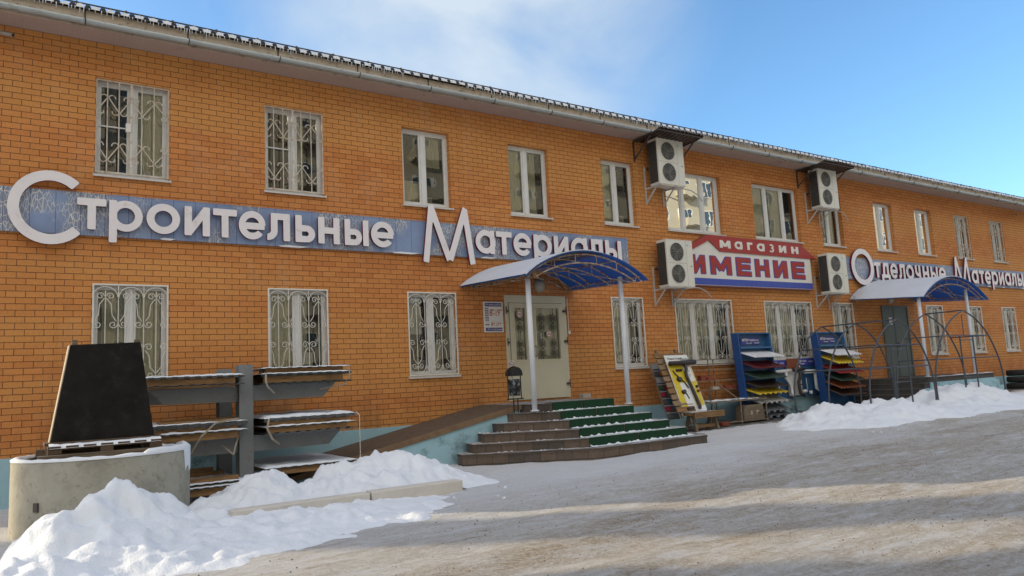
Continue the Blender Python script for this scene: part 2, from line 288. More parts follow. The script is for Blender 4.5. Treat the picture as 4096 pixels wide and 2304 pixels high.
# ------------------------------------------------------------------ mesh builder
class MB:
    def __init__(s): s.v = []; s.f = []; s.m = []; s.sm = []
    def add(s, vs, fs, mi=0, smooth=False):
        o = len(s.v); s.v += [tuple(v) for v in vs]
        for f in fs: s.f.append(tuple(i + o for i in f)); s.m.append(mi); s.sm.append(smooth)
        return s
    def box(s, x0, x1, y0, y1, z0, z1, mi=0, M=None):
        vs = [Vector((x, y, z)) for z in (z0, z1) for y in (y0, y1) for x in (x0, x1)]
        if M is not None: vs = [M @ v for v in vs]
        return s.add(vs, [(0, 2, 3, 1), (4, 5, 7, 6), (0, 1, 5, 4), (2, 6, 7, 3), (0, 4, 6, 2), (1, 3, 7, 5)], mi)
    def cbox(s, c, h, mi=0, rot=None):
        M = Matrix.Translation(c) @ (rot.to_4x4() if rot is not None else Matrix())
        return s.box(-h[0], h[0], -h[1], h[1], -h[2], h[2], mi, M)
    def bar(s, a, b, w, h=None, mi=0, up=(0, 0, 1)):
        a, b = Vector(a), Vector(b); d = (b - a); L = d.length; d.normalize(); u = Vector(up)
        if abs(d.dot(u)) > .98: u = Vector((0, 1, 0))
        r = d.cross(u).normalized(); u = r.cross(d)
        M = Matrix((r, d, u)).transposed().to_4x4(); M.translation = a
        h = h or w
        return s.box(-w / 2, w / 2, 0, L, -h / 2, h / 2, mi, M)
    def tube(s, pts, r, n=6, mi=0, closed=False, r1=None, caps=True):
        pts = [Vector(p) for p in pts]; k = len(pts); rings = []
        prev = None
        for i, p in enumerate(pts):
            t = (pts[(i + 1) % k] - pts[i - 1]) if (closed or 0 < i < k - 1) else (pts[1] - pts[0] if i == 0 else pts[-1] - pts[-2])
            if t.length < 1e-9: t = Vector((0, 0, 1))
            t.normalize()
            if prev is None:
                u = Vector((0, 0, 1)) if abs(t.z) < .9 else Vector((0, 1, 0))
            else: u = prev
            a = t.cross(u)
            if a.length < 1e-6: a = t.cross(Vector((1, 0, 0)))
            a.normalize(); b = a.cross(t).normalized(); prev = b
            rr = r if r1 is None else r + (r1 - r) * i / (k - 1)
            rings.append([p + a * rr * math.cos(2 * PI * j / n) + b * rr * math.sin(2 * PI * j / n) for j in range(n)])
        vs = [v for q in rings for v in q]; fs = []
        for i in range(k if closed else k - 1):
            for j in range(n):
                i2 = (i + 1) % k; fs.append((i * n + j, i2 * n + j, i2 * n + (j + 1) % n, i * n + (j + 1) % n))
        if not closed and caps: fs += [tuple(range(n)), tuple((k - 1) * n + j for j in reversed(range(n)))]
        return s.add(vs, fs, mi, n >= 8)
    def prism(s, poly, y0, y1, mi=0, axis='y', side=None):
        """polygon in (a,b) extruded; axis y: (x,z); axis z: (x,y); axis x: (y,z)"""
        def P(a, b, t): return (a, t, b) if axis == 'y' else ((a, b, t) if axis == 'z' else (t, a, b))
        n = len(poly); vs = [P(a, b, y0) for a, b in poly] + [P(a, b, y1) for a, b in poly]
        s.add(vs, [tuple(range(n)), tuple(range(2 * n - 1, n - 1, -1))], mi)
        o = len(s.v) - 2 * n
        for i in range(n):
            s.f.append((o + i, o + (i + 1) % n, o + n + (i + 1) % n, o + n + i)); s.m.append(mi if side is None else side); s.sm.append(False)
        return s
    def grid(s, nx, ny, fn, mi=0, smooth=True):
        vs = [fn(i / nx, j / ny) for j in range(ny + 1) for i in range(nx + 1)]
        fs = [(j * (nx + 1) + i, j * (nx + 1) + i + 1, (j + 1) * (nx + 1) + i + 1, (j + 1) * (nx + 1) + i) for j in range(ny) for i in range(nx)]
        return s.add(vs, fs, mi, smooth)
    def build(s, name, mats, parent=None, label=None, cat=None, group=None, kind=None, loc=(0, 0, 0), shift=True, bevel=0, fixn=True):
        """loc: world position of the object's origin (top level) ; a child takes its root's origin"""
        root = parent
        while root is not None and root.parent is not None: root = root.parent
        o3 = Vector(root.location) if root is not None else Vector(loc)
        me = bpy.data.meshes.new(name)
        me.from_pydata([tuple(Vector(v) - o3) if shift else v for v in s.v], [], s.f)
        if not isinstance(mats, (list, tuple)): mats = [mats]
        for m in mats: me.materials.append(MATS[m] if isinstance(m, str) else m)
        me.polygons.foreach_set('material_index', s.m); me.polygons.foreach_set('use_smooth', s.sm)
        if fixn:
            b = bmesh.new(); b.from_mesh(me); bmesh.ops.recalc_face_normals(b, faces=b.faces[:]); b.to_mesh(me); b.free()
        me.update()
        o = bpy.data.objects.new(name, me); COL.objects.link(o)
        if parent is not None: o.parent = parent
        else: o.location = o3
        tag(o, label, cat, group, kind)
        if bevel:
            bv = o.modifiers.new('bevel', 'BEVEL'); bv.width = bevel; bv.segments = 2; bv.limit_method = 'ANGLE'
        return o
def tag(o, label=None, cat=None, group=None, kind=None):
    if label: o['label'] = label
    if cat: o['category'] = cat
    if group: o['group'] = group
    if kind: o['kind'] = kind
    return o
def thing(name, loc, label, cat, group=None):
    o = bpy.data.objects.new(name, None); o.empty_display_size = .2; COL.objects.link(o); o.location = loc
    return tag(o, label, cat, group)
def copy_tree(o, parent=None, loc=None, label=None):
    c = o.copy(); COL.objects.link(c); c.parent = parent
    if loc is not None: c.location = loc
    if label: c['label'] = label
    for ch in o.children: copy_tree(ch, c)
    return c
def G(x, y): return .01 + .0085 * min(max(x, -10), 36) + .02 * max(-14, min(0, y + 4))

# ------------------------------------------------------------------ lettering by signed distance strokes
def glyph(ch):
    """strokes in units of the x-height: ('s',x0,z0,x1,z1) straight, ('a',cx,cz,r,a0,a1) arc in degrees; width"""
    h = .12
    st = lambda x, z0=0, z1=1: ('s', x, z0, x, z1)
    br = lambda x0, x1, z: ('s', x0, z, x1, z)
    return {
        'о': ([('a', .51, .5, .39, 0, 360)], 1.02),
        'т': ([st(.41, 0, .9), br(0, .82, .88)], .82),
        'р': ([st(.12, -.38, 1), ('a', .5, .5, .39, 0, 360)], 1.0),
        'и': ([st(.12), st(.70), ('s', .15, .12, .67, .88)], .82),
        'е': ([('a', .51, .5, .39, 0, 322), br(.12, .98, .47)], 1.02),
        'л': ([st(.72), br(.2, .84, .88), st(.28, .3, 1), ('a', .04, .36, .24, 268, 362)], .84),
        'ь': ([st(.12), br(.05, .40, .12), br(.05, .40, .52), ('a', .40, .32, .20, -91, 91)], .72),
        'н': ([st(.12), st(.70), br(.12, .7, .5)], .82),
        'ы': ([st(.12), br(.05, .40, .12), br(.05, .40, .52), ('a', .40, .32, .20, -91, 91), st(.88)], 1.0),
        'а': ([('a', .51, .5, .39, 0, 360), st(.86)], .98),
        'д': ([br(0, 1, .12), st(.1, -.22, .2), st(.9, -.22, .2), br(.26, .86, .88), st(.76, .1, 1), ('s', .25, .1, .36, .96)], 1.0),
        'ч': ([st(.58), ('s', .12, .62, .12, 1), ('a', .38, .62, .26, 180, 272), br(.36, .6, .36)], .70),
        'г': ([st(.12), br(0, .62, .88)], .62),
        'з': ([('a', .36, .74, .22, -100, 145), ('a', .36, .28, .25, -150, 95)], .72),
        'м': ([st(.14), st(.96), ('s', .16, .95, .55, .2), ('s', .94, .95, .55, .2)], 1.1),
    }[ch]
def sdf_eval(strokes, X, Z, hw, rnd):
    D = np.full(X.shape, 1e3)
    for s in strokes:
        if s[0] == 's':
            _, x0, z0, x1, z1 = s; L = math.hypot(x1 - x0, z1 - z0); dx, dz = (x1 - x0) / L, (z1 - z0) / L
            px, pz = X - (x0 + x1) / 2, Z - (z0 + z1) / 2
            a = np.abs(px * dx + pz * dz) - (L / 2 - rnd); b = np.abs(-px * dz + pz * dx) - (hw - rnd)
            d = np.hypot(np.maximum(a, 0), np.maximum(b, 0)) + np.minimum(np.maximum(a, b), 0) - rnd
        else:
            _, cx, cz, r, a0, a1 = s; rho = np.hypot(X - cx, Z - cz); d = np.abs(rho - r) - hw
            if a1 - a0 < 360:
                mid = rad((a0 + a1) / 2); half = rad((a1 - a0) / 2)
                an = np.arctan2(Z - cz, X - cx); df = np.abs((an - mid + PI) % (2 * PI) - PI) - half
                e = df * np.maximum(rho, .05)
                qa, qb = np.maximum(d + rnd, 0), np.maximum(e + rnd, 0)
                d = np.hypot(qa, qb) + np.minimum(np.maximum(d, e) + rnd, 0) - rnd
        D = np.minimum(D, d)
    return D
def contours(strokes, w, hw, rnd, level, res, bb):
    x0, x1, z0, z1 = bb; nx = int((x1 - x0) / res) + 2; nz = int((z1 - z0) / res) + 2
    xs = x0 + np.arange(nx) * res; zs = z0 + np.arange(nz) * res
    X, Z = np.meshgrid(xs, zs); D = sdf_eval(strokes, X, Z, hw, rnd) - level + 1e-7
    seg = {}
    def ip(i0, j0, i1, j1):
        a, b = D[j0, i0], D[j1, i1]; t = a / (a - b)
        return (xs[i0] + (xs[i1] - xs[i0]) * t, zs[j0] + (zs[j1] - zs[j0]) * t)
    pts = {}
    tab = {1: [(3, 0)], 2: [(0, 1)], 3: [(3, 1)], 4: [(1, 2)], 5: [(3, 2), (1, 0)], 6: [(0, 2)], 7: [(3, 2)], 8: [(2, 3)], 9: [(2, 0)], 10: [(0, 3), (2, 1)], 11: [(2, 1)], 12: [(1, 3)], 13: [(1, 0)], 14: [(0, 3)]}
    S = (D < 0)
    for j in range(nz - 1):
        for i in range(nx - 1):
            c = S[j, i] + 2 * S[j, i + 1] + 4 * S[j + 1, i + 1] + 8 * S[j + 1, i]
            if c in (0, 15): continue
            E_ = [(i, j, i + 1, j), (i + 1, j, i + 1, j + 1), (i, j + 1, i + 1, j + 1), (i, j, i, j + 1)]
            for a, b in tab[int(c)]:
                seg[E_[a]] = E_[b]
                for e in (E_[a], E_[b]):
                    if e not in pts: pts[e] = ip(*e)
    loops = []
    while seg:
        k, nx_ = next(iter(seg.items())); loop = []
        while k in seg:
            loop.append(pts[k]); k = seg.pop(k)
        if len(loop) > 8: loops.append(loop)
    out = []
    for lp in loops:   # collinear simplification
        res2 = []; n = len(lp); i = 0
        tol = res * .12
        def far(a, b):
            (ax, az), (bx, bz) = lp[a % n], lp[b % n]; L = math.hypot(bx - ax, bz - az) or 1e-9
            return max((abs((bx - ax) * (az - lp[k % n][1]) - (ax - lp[k % n][0]) * (bz - az)) / L for k in range(a + 1, b)), default=0)
        while i < n:
            res2.append(lp[i]); st = 1
            while i + st + 1 <= n and st < 60 and far(i, i + st + 1) < tol: st += 1
            i += st
        out.append(res2)
    return out
def letter_mesh(loops, y0, y1, bevel=0.):
    """fill loops (with holes) as a slab: front at y0 (smaller y = towards the street) back at y1"""
    cu = bpy.data.curves.new('tmp', 'CURVE'); cu.dimensions = '2D'; cu.fill_mode = 'BOTH'
    cu.extrude = abs(y1 - y0) / 2
    for lp in loops:
        sp = cu.splines.new('POLY'); sp.points.add(len(lp) - 1)
        for p, (x, z) in zip(sp.points, lp): p.co = (x, z, 0, 1)
        sp.use_cyclic_u = True
    ob = bpy.data.objects.new('tmp', cu); me = bpy.data.meshes.new_from_object(ob)
    bpy.data.objects.remove(ob)
    vs = [(v.co.x, (y0 + y1) / 2 - v.co.z, v.co.y) for v in me.vertices]; fs = [tuple(p.vertices) for p in me.polygons]
    bpy.data.meshes.remove(me)
    return vs, fs
def add_letter(mb, strokes, x, z, sx, sz, hw, y0, y1, rnd=.04, level=0., res=.02, bb=(-.1, 1.3, -.5, 1.15), mface=0, mside=1):
    lps = contours(strokes, 1, hw, rnd, level, res, bb)
    lps = [[(x + a * sx, z + b * sz) for a, b in l] for l in lps]
    vs, fs = letter_mesh(lps, y0, y1)
    o = len(mb.v); mb.v += vs
    for f in fs:
        ys = {round(vs[i][1], 5) for i in f}
        mb.f.append(tuple(i + o for i in f)); mb.m.append(mface if len(ys) == 1 else mside); mb.sm.append(False)
def text_faces(mb, s, x, z, size, y, mi=0, bold=0., sx=1., align='LEFT', M=None, ext=.0015):
    cu = bpy.data.curves.new('t', 'FONT'); cu.body = s; cu.size = size; cu.offset = bold; cu.extrude = ext; cu.align_x = align
    ob = bpy.data.objects.new('t', cu); me = bpy.data.meshes.new_from_object(ob); bpy.data.objects.remove(ob)
    vs = [Vector((x + v.co.x * sx, y - v.co.z, z + v.co.y)) if M is None else M @ Vector((x + v.co.x * sx, z + v.co.y, v.co.z + y)) for v in me.vertices]
    mb.add(vs, [tuple(p.vertices) for p in me.polygons], mi); bpy.data.meshes.remove(me)

# ================================================================== GROUND
def make_ground():
    def lines(dense0, dense1, step, outs):
        a = list(np.arange(dense0, dense1 + 1e-6, step)); return sorted(outs[0]) + [float(q) for q in a] + sorted(outs[1])
    xs = lines(-4, 30, .14, ([-600, -200, -80, -40, -20, -10, -6], [31, 32, 34, 36, 40, 50, 70, 120, 300, 700]))
    ys = lines(-13, 0.2, .13, ([-500, -200, -90, -50, -35, -25, -20, -16, -14], [1, 4, 12, 40, 120, 400]))
    mb = MB(); vs = []
    for y in ys:
        for x in xs:
            z = G(x, y)
            if -4 < x < 32 and -14 < y < 0:
                p = Vector((x * .5, y * 1.3, 3.1))
                z += .035 * noise.fractal(p, 1.0, 2.0, 5) * min(1, max(0, -y / 1.5)) + .012 * noise.noise(Vector((x * 4, y * 7, 0)))
                # tyre ruts running along the street
                z -= .03 * math.exp(-((y + 8.2 + .06 * x) / .28) ** 2) + .03 * math.exp(-((y + 10.0 + .06 * x) / .3) ** 2)
            vs.append((x, y, z))
    nx = len(xs); fs = [(j * nx + i, j * nx + i + 1, (j + 1) * nx + i + 1, (j + 1) * nx + i) for j in range(len(ys) - 1) for i in range(nx - 1)]
    mb.add(vs, fs, 0, True); mb.build('street', 'ground', kind='structure', label='trodden dirty snow and sand on the street in front of the shop')
make_ground()

# ================================================================== BUILDING
XL, XR = -3.3, 46.
ZS = 7.6     # soffit level
B = thing('shop_building', (0, 0, 0), 'long two storey orange brick shop with a light blue plinth and snowy corrugated eaves', 'building')
UP = [1.04, 3.84, 6.68, 9.35, 12.15]; wid = 1.14
upper = [(1.04, 2.18), (3.84, 4.98), (6.68, 7.82), (9.36, 10.50), (12.16, 13.26), (14.37, 16.57), (17.94, 20.12), (21.22, 22.36), (24.26, 25.42), (26.88, 28.04), (29.72, 30.86), (32.55, 33.69)]
lower = [(1.04, 2.18), (3.86, 5.00), (6.68, 7.82), (12.18, 13.24), (14.37, 16.59), (18.0, 20.22), (21.3, 22.42), (26.9, 28.04), (29.8, 30.94), (32.62, 33.76)]
UZ0, UZ1, LZ0, LZ1 = 5.30, 6.97, 1.72, 3.45
DOOR1 = (9.04, 10.74, 1.09, 3.43); DOOR2 = (24.02, 25.62, 1.02, 3.40)
openings = [(a, b, UZ0, UZ1) for a, b in upper] + [(a, b, LZ0, LZ1) for a, b in lower] + [DOOR1, DOOR2]
def facade():
    xs = sorted({XL, XR} | {v for o in openings for v in o[:2]}); zs = sorted({.75, ZS + .25} | {v for o in openings for v in o[2:]})
    mb = MB()
    for i in range(len(xs) - 1):
        for j in range(len(zs) - 1):
            cx, cz = (xs[i] + xs[i + 1]) / 2, (zs[j] + zs[j + 1]) / 2
            if any(a < cx < b and c < cz < d for a, b, c, d in openings): continue
            mb.add([(xs[i], 0, zs[j]), (xs[i + 1], 0, zs[j]), (xs[i + 1], 0, zs[j + 1]), (xs[i], 0, zs[j + 1])], [(0, 1, 2, 3)])
    for a, b, c, d in openings:
        t = .36
        mb.add([(a, 0, c), (a, 0, d), (a, t, d), (a, t, c)], [(0, 1, 2, 3)]); mb.add([(b, 0, c), (b, t, c), (b, t, d), (b, 0, d)], [(0, 1, 2, 3)])
        mb.add([(a, 0, d), (b, 0, d), (b, t, d), (a, t, d)], [(0, 1, 2, 3)]); mb.add([(a, 0, c), (a, t, c), (b, t, c), (b, 0, c)], [(0, 1, 2, 3)])
    # other outer walls
    mb.add([(XL, 0, .75), (XL, 12, .75), (XL, 12, 7.85), (XL, 6, 9.6), (XL, 0, 7.85)], [(4, 3, 2, 1, 0)])
    mb.add([(XR, 0, .75), (XR, 12, .75), (XR, 12, 7.85), (XR, 6, 9.6), (XR, 0, 7.85)], [(0, 1, 2, 3, 4)])
    mb.add([(XL, 12, .75), (XR, 12, .75), (XR, 12, 7.85), (XL, 12, 7.85)], [(3, 2, 1, 0)])
    mb.build('wall', 'brick', B, fixn=False)
    # inner leaf: a dark room shell behind the openings
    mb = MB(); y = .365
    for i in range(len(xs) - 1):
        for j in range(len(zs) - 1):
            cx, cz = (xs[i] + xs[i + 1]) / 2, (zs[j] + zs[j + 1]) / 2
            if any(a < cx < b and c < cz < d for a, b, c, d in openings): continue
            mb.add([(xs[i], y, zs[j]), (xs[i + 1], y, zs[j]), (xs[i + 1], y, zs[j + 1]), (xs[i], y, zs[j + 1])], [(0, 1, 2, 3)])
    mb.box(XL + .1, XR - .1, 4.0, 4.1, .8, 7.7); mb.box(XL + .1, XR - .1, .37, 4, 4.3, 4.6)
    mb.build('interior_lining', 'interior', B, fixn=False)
    mb = MB(); mb.box(XL, XR, -.018, 12.01, -.6, .75); mb.build('plinth', 'plinth', B)
facade()

def roof():
    # corrugated sheets: trapezoid ribs along x, sloping up from the eave
    pitch = .215; y0, y1 = -.62, 6.0; z0, z1 = 7.86, 9.75
    mb = MB(); prof = []; x = XL - .3
    while x < XR:
        prof += [(x, 0), (x + .10, 0), (x + .125, .062), (x + .185, .062)]; x += pitch
    vs = []; n = len(prof)
    for (y, z) in ((y0, z0), (y1, z1), (12.6, 7.86)):
        vs += [(px, y, z + pz) for px, pz in prof]
    mb.add(vs, [(i, i + 1, n + i + 1, n + i) for i in range(n - 1)] + [(n + i, n + i + 1, 2 * n + i + 1, 2 * n + i) for i in range(n - 1)])
    # dark rib ends seen from the street
    for k in range(0, n - 4, 4):
        a = prof[k + 1][0]; mb.add([(a, y0 - .002, z0 - .012), (a + .025, y0 - .002, z0 + .064), (a + .085, y0 - .002, z0 + .064), (a + .115, y0 - .002, z0 - .012)], [(0, 1, 2, 3)])
    rf = mb.build('roof', 'roof_sheet', B, fixn=False)
    # snow lying in the troughs at the eave, lumpy front
    mb = MB(); rnd = random.Random(3); k = 0
    while k < n - 4:
        xa, xb = prof[k][0] - .02, prof[k + 1][0] + .01
        h = .034 + .022 * rnd.random(); d = 1.6
        sl = (z1 - z0) / (y1 - y0)
        pts = [(xa, 0), (xa + .02, h), ((xa + xb) / 2, h * 1.25), (xb - .015, h), (xb, 0)]
        yy = y0 - .02 - .02 * rnd.random()
        mb.add([(a, yy, z0 + b - .004) for a, b in pts] + [(a, yy + d, z0 + b + .004 + sl * d) for a, b in pts], [(4, 3, 2, 1, 0)] + [(i, i + 1, 6 + i, 5 + i) for i in range(4)], 0)
        k += 4
    mb.build('eaves_snow', 'thin_snow', rf, fixn=False)
    # icicles
    mb = MB(); x = XL + .5
    while x < 40:
        if noise.noise(Vector((x * .35, 5, 0))) > -.22:
            L = .03 + .10 * abs(noise.noise(Vector((x * 2.3, 0, 1)))) + .07 * rnd.random() ** 3
            mb.tube([(x, y0 - .015, z0 + .005), (x, y0 - .015, z0 - L * .5), (x, y0 - .015, z0 - L)], .008, 5, 0, r1=.0015)
        x += .035 + .06 * rnd.random()
    mb.build('icicle_row', 'ice', rf, fixn=False)['kind'] = 'stuff'
    # snow guard rail
    mb = MB(); mb.tube([(XL, y0 + .10, 7.99), (XR, y0 + .10, 7.99)], .013, 6); mb.tube([(XL, y0 + .45, 8.10), (XR, y0 + .45, 8.10)], .009, 6)
    x = XL + .4
    while x < XR: mb.bar((x, y0 + .10, 7.88), (x, y0 + .10, 8.01), .03, .04); x += .72
    mb.build('snow_guard', 'bracket_dark', rf)
    mb = MB(); mb.box(XL - .2, XR + .2, -.53, .0, ZS, ZS + .03)
    x = XL
    while x < 40: mb.box(x, x + .004, -.53, -.001, ZS - .002, ZS + .001, 1); x += .1
    mb.build('soffit', ['soffit', 'fascia'], B)
    mb = MB(); mb.box(XL - .2, XR + .2, -.56, -.531, ZS - .02, 7.86)
    x = XL + .2
    while x < 42: mb.box(x, x + .006, -.563, -.56, ZS - .02, 7.845, 1); x += .19
    mb.build('fascia', ['fascia', 'soffit'], B)
    # half round gutter
    mb = MB(); gy, gz, r = -.638, 7.655, .066
    ring = [(gy + r * math.cos(a), gz + r * math.sin(a)) for a in np.linspace(-PI, 0, 9)] + [(gy + r * .9 * math.cos(a), gz + .004 + r * .9 * math.sin(a)) for a in np.linspace(0, -PI, 9)]
    vs = []; xx = list(np.arange(XL - .2, XR, 1.0)); n = len(ring)
    for x in xx:
        sag = .012 * noise.noise(Vector((x * .3, 0, 7)))
        vs += [(x, a, b + sag) for a, b in ring]
    mb.add(vs, [(i * n + j, i * n + (j + 1) % n, (i + 1) * n + (j + 1) % n, (i + 1) * n + j) for i in range(len(xx) - 1) for j in range(n)], 0, True)
    x = XL + 1.1
    while x < XR - 1: mb.tube([(x, gy + (r + .006) * math.cos(a), gz + (r + .006) * math.sin(a)) for a in np.linspace(-PI, 0, 9)], .012, 5); x += 3.0
    gt = mb.build('gutter', 'gutter', B)
    x = XL + 1.0; first = None
    while x < 44:
        if first is None:
            mb = MB(); mb.tube([(x, gy + (r + .008) * math.cos(a), gz + (r + .008) * math.sin(a)) for a in np.linspace(-PI, -.1, 8)], .009, 5)
            mb.bar((x, gy + r, gz), (x, -.566, 7.87), .02, .008); first = mb.build('gutter_bracket', 'bracket_dark', gt); fx = x
        else:
            c = first.copy(); COL.objects.link(c); c.parent = gt; c.location = (x - fx, 0, 0)
        x += 1.56
roof()

# ---------------- windows
def spiral(cx, cz, r, a0, turns, y, sgn=1, n=12):
    return [(cx + r * (1 - .72 * i / n) * math.cos(a0 + sgn * turns * 2 * PI * i / n), y, cz + r * (1 - .72 * i / n) * math.sin(a0 + sgn * turns * 2 * PI * i / n)) for i in range(n + 1)]
def frame_mb(w, h, splits, y, mullion=.085, lift=.055):
    """outer frame plus sashes; splits = list of mullion centres"""
    mb = MB(); f = .05
    mb.box(0, w, y, y + .07, 0, lift); mb.box(0, w, y, y + .07, h - f, h); mb.box(0, f, y, y + .07, lift, h - f); mb.box(w - f, w, y, y + .07, lift, h - f)
    xs = [f] + splits + [w - f]
    for s in splits: mb.box(s - mullion / 2, s + mullion / 2, y - .004, y + .068, lift, h - f)
    for i in range(len(xs) - 1):   # opening sashes, slightly proud
        a = xs[i] + (mullion / 2 if i else 0); b = xs[i + 1] - (mullion / 2 if i < len(xs) - 2 else 0); z0, z1 = lift, h - f; t = .042; yy = y + .012
        mb.box(a, b, yy, yy + .05, z0, z0 + t); mb.box(a, b, yy, yy + .05, z1 - t, z1); mb.box(a, a + t, yy, yy + .05, z0 + t, z1 - t); mb.box(b - t, b, yy, yy + .05, z0 + t, z1 - t)
    # drainage caps
    for i in range(3): mb.box(w * (i + .5) / 3 - .02, w * (i + .5) / 3 + .02, y - .004, y, .02, .03, 1)
    return mb
def lower_grille_mb(w, h, n, y=-.012):
    mb = MB(); r = .0075; p = w / n
    fr = .026
    mb.box(0, w, y - .008, y + .02, 0, fr); mb.box(0, w, y - .008, y + .02, h - fr, h); mb.box(0, fr, y - .008, y + .02, fr, h - fr); mb.box(w - fr, w, y - .008, y + .02, fr, h - fr)
    rr = p / 2
    for i in range(n):
        cx = p * (i + .5); za = h - .03 - rr; zb = .03 + rr
        mb.tube([(cx + rr * .96 * math.cos(a), y, za + rr * .9 * math.sin(a)) for a in np.linspace(0, PI, 11)], r, 4)
        mb.tube([(cx + rr * .96 * math.cos(a), y, zb + rr * .9 * math.sin(a)) for a in np.linspace(-PI, 0, 11)], r, 4)
        mb.tube([(cx, y, zb - .06), (cx, y, za + .06)], r * .9, 4)
        for s, zz in ((1, za + .06), (-1, zb - .06)): mb.tube([(cx, y, zz), (cx, y, zz + s * .02), (cx, y, zz + s * .06)], .013, 4, r1=.001)
        if i: mb.tube([(p * i, y, .02), (p * i, y, h - .02)], r * .9, 4)
        for sg in (-1, 1):
            for up in (1, -1):
                Z = (lambda t: za - t) if up == 1 else (lambda t: zb + t)
                q = [(cx + sg * .012, y, Z(.02)), (cx + sg * .085, y, Z(.12)), (cx + sg * .10, y, Z(.30)), (cx + sg * .16, y, Z(.40))]
                mb.tube(q, r * .9, 4)
                c1 = (cx + sg * .075, Z(-.015)); c2 = (cx + sg * .115, Z(.455))
                mb.tube(spiral(c1[0], c1[1], .06, PI if sg == 1 else 0, 1.25, y, -up if sg == 1 else up), r * .9, 4)
                mb.tube(spiral(c2[0], c2[1], .065, 0 if sg == 1 else PI, 1.25, y, -up if sg == 1 else up), r * .9, 4)
    return mb
def heart_grille_mb(w, h, y=.035):
    mb = MB(); r = .0098
    t = .024
    mb.box(0, w, y - .01, y + .014, .03, .03 + t); mb.box(0, w, y - .01, y + .014, h - t, h); mb.box(0, t, y - .01, y + .014, .03 + t, h - t); mb.box(w - t, w, y - .01, y + .014, .03 + t, h - t)
    mb.box(w * .46, w * .46 + .035, y - .009, y + .013, .03 + t, h - t)
    xs = [w * (i + .5) / 7 * 1.0 for i in range(7)]
    bars = [w * k for k in (.155, .31, .62, .79)]
    for b in bars: mb.tube([(b, y, .04), (b, y, h - .02)], r, 4)
    nodes = [0, .155, .31, .465, .62, .79, .98]
    for zc, hh, ph in ((h * .74, .12, 0), (h * .24, .12, 1)):
        for i in range(len(nodes) - 1):
            a, b = nodes[i] * w + .02, nodes[i + 1] * w; s = 1 if (i + ph) % 2 == 0 else -1
            p0, p1 = Vector((a, y, zc - s * hh)), Vector((b, y, zc + s * hh))
            mb.tube([p0, p1], r, 4)
            q = .052
            # half round curls, up at the high end, down at the low end
            for P, sg in ((p1, 1), (p0, -1)):
                pts = []
                for k in range(8):
                    an = k / 7 * PI * 1.05
                    if s > 0: pts.append((P.x - sg * q + sg * q * math.cos(an), y, P.z + sg * q * math.sin(an)))
                    else: pts.append((P.x - sg * q + sg * q * math.cos(an), y, P.z - sg * q * math.sin(an)))
                mb.tube(pts, r, 4)
    return mb
def curtain_mb(x0, x1, z0, z1, y, amp=.009, seed=0):
    mb = MB(); n = int((x1 - x0) / .018)
    return mb.grid(n, 3, lambda u, v: (x0 + (x1 - x0) * u, y + amp * math.sin(u * (x1 - x0) * 62 + 2 * math.sin(u * 9 + seed)) * (1.1 - .3 * v) + .01 * math.sin(u * 30 + v * 3 + seed), z0 + (z1 - z0) * v), 0)
def window(a, b, z0, z1, splits, cfg):
    """window part of the building with frame mesh; pane, sill, grille, curtain are sub-parts"""
    w, h = b - a, z1 - z0; y = .13 if not cfg.get('low') else .10
    off = Vector((a, 0, z0))
    def mk(mb, nm, mt, par): 
        o = mb.build(nm, mt, par, shift=False, fixn=True); return o
    fr = mk(frame_mb(w, h, [s * w for s in splits], y), 'window', ['pvc', 'interior'], B); fr.location = off
    if cfg.get('label'): fr['label'] = cfg['label']
    mb = MB(); mb.add([(.05, y + .04, .05), (w - .05, y + .04, .05), (w - .05, y + .04, h - .05), (.05, y + .04, h - .05)], [(0, 1, 2, 3)]); mk(mb, 'pane', 'glass', fr)
    mb = MB(); mb.prism([(y + .01, .02), (y + .01, -.002), (-.045, -.03), (-.045, -.018)], -.02, w + .02, axis='x'); mb.box(-.02, w + .02, -.048, -.044, -.05, -.015)
    for e in (-.026, w + .018): mb.box(e, e + .01, -.05, .02, -.05, .0)
    mk(mb, 'sill', 'sill', fr)
    if cfg.get('low'): mk(lower_grille_mb(w, h, cfg['n']), 'grille', 'grille_white', fr)
    if cfg.get('heart'): mk(heart_grille_mb(w, h), 'grille', 'rusty', fr)
    for (c0, c1, k0, k1, m) in cfg.get('curt', []):
        mk(curtain_mb(.05 + c0 * (w - .1), .05 + c1 * (w - .1), .05 + k0 * (h - .1), h - .05 if k1 >= 1 else .05 + k1 * (h - .1), y + .085, seed=a), 'curtain', m, fr)
    if cfg.get('boxes'):
        mb = MB(); rn = random.Random(int(a * 10)); x = .1
        while x < w - .2:
            ww = rn.uniform(.1, .22); mb.box(x, x + ww, y + .16, y + .3, .06, .06 + rn.uniform(.08, .34)); x += ww + rn.uniform(.01, .06)
        mk(mb, 'boxes_on_sill', 'boxes', fr)
    if cfg.get('midbar'): 
        mb = MB(); mb.box(.06, w * .44, y - .008, y + .02, h * .52, h * .52 + .022); mk(mb, 'sash_bar', 'pvc', fr)
    if cfg.get('lock'):
        mb = MB(); mb.box(w * .40, w * .47, -.0, .045, h * .47, h * .56); mk(mb, 'lock_plate', 'sign_white', fr)
    return fr
Cw, Cc = 'curtain_white', 'curtain'
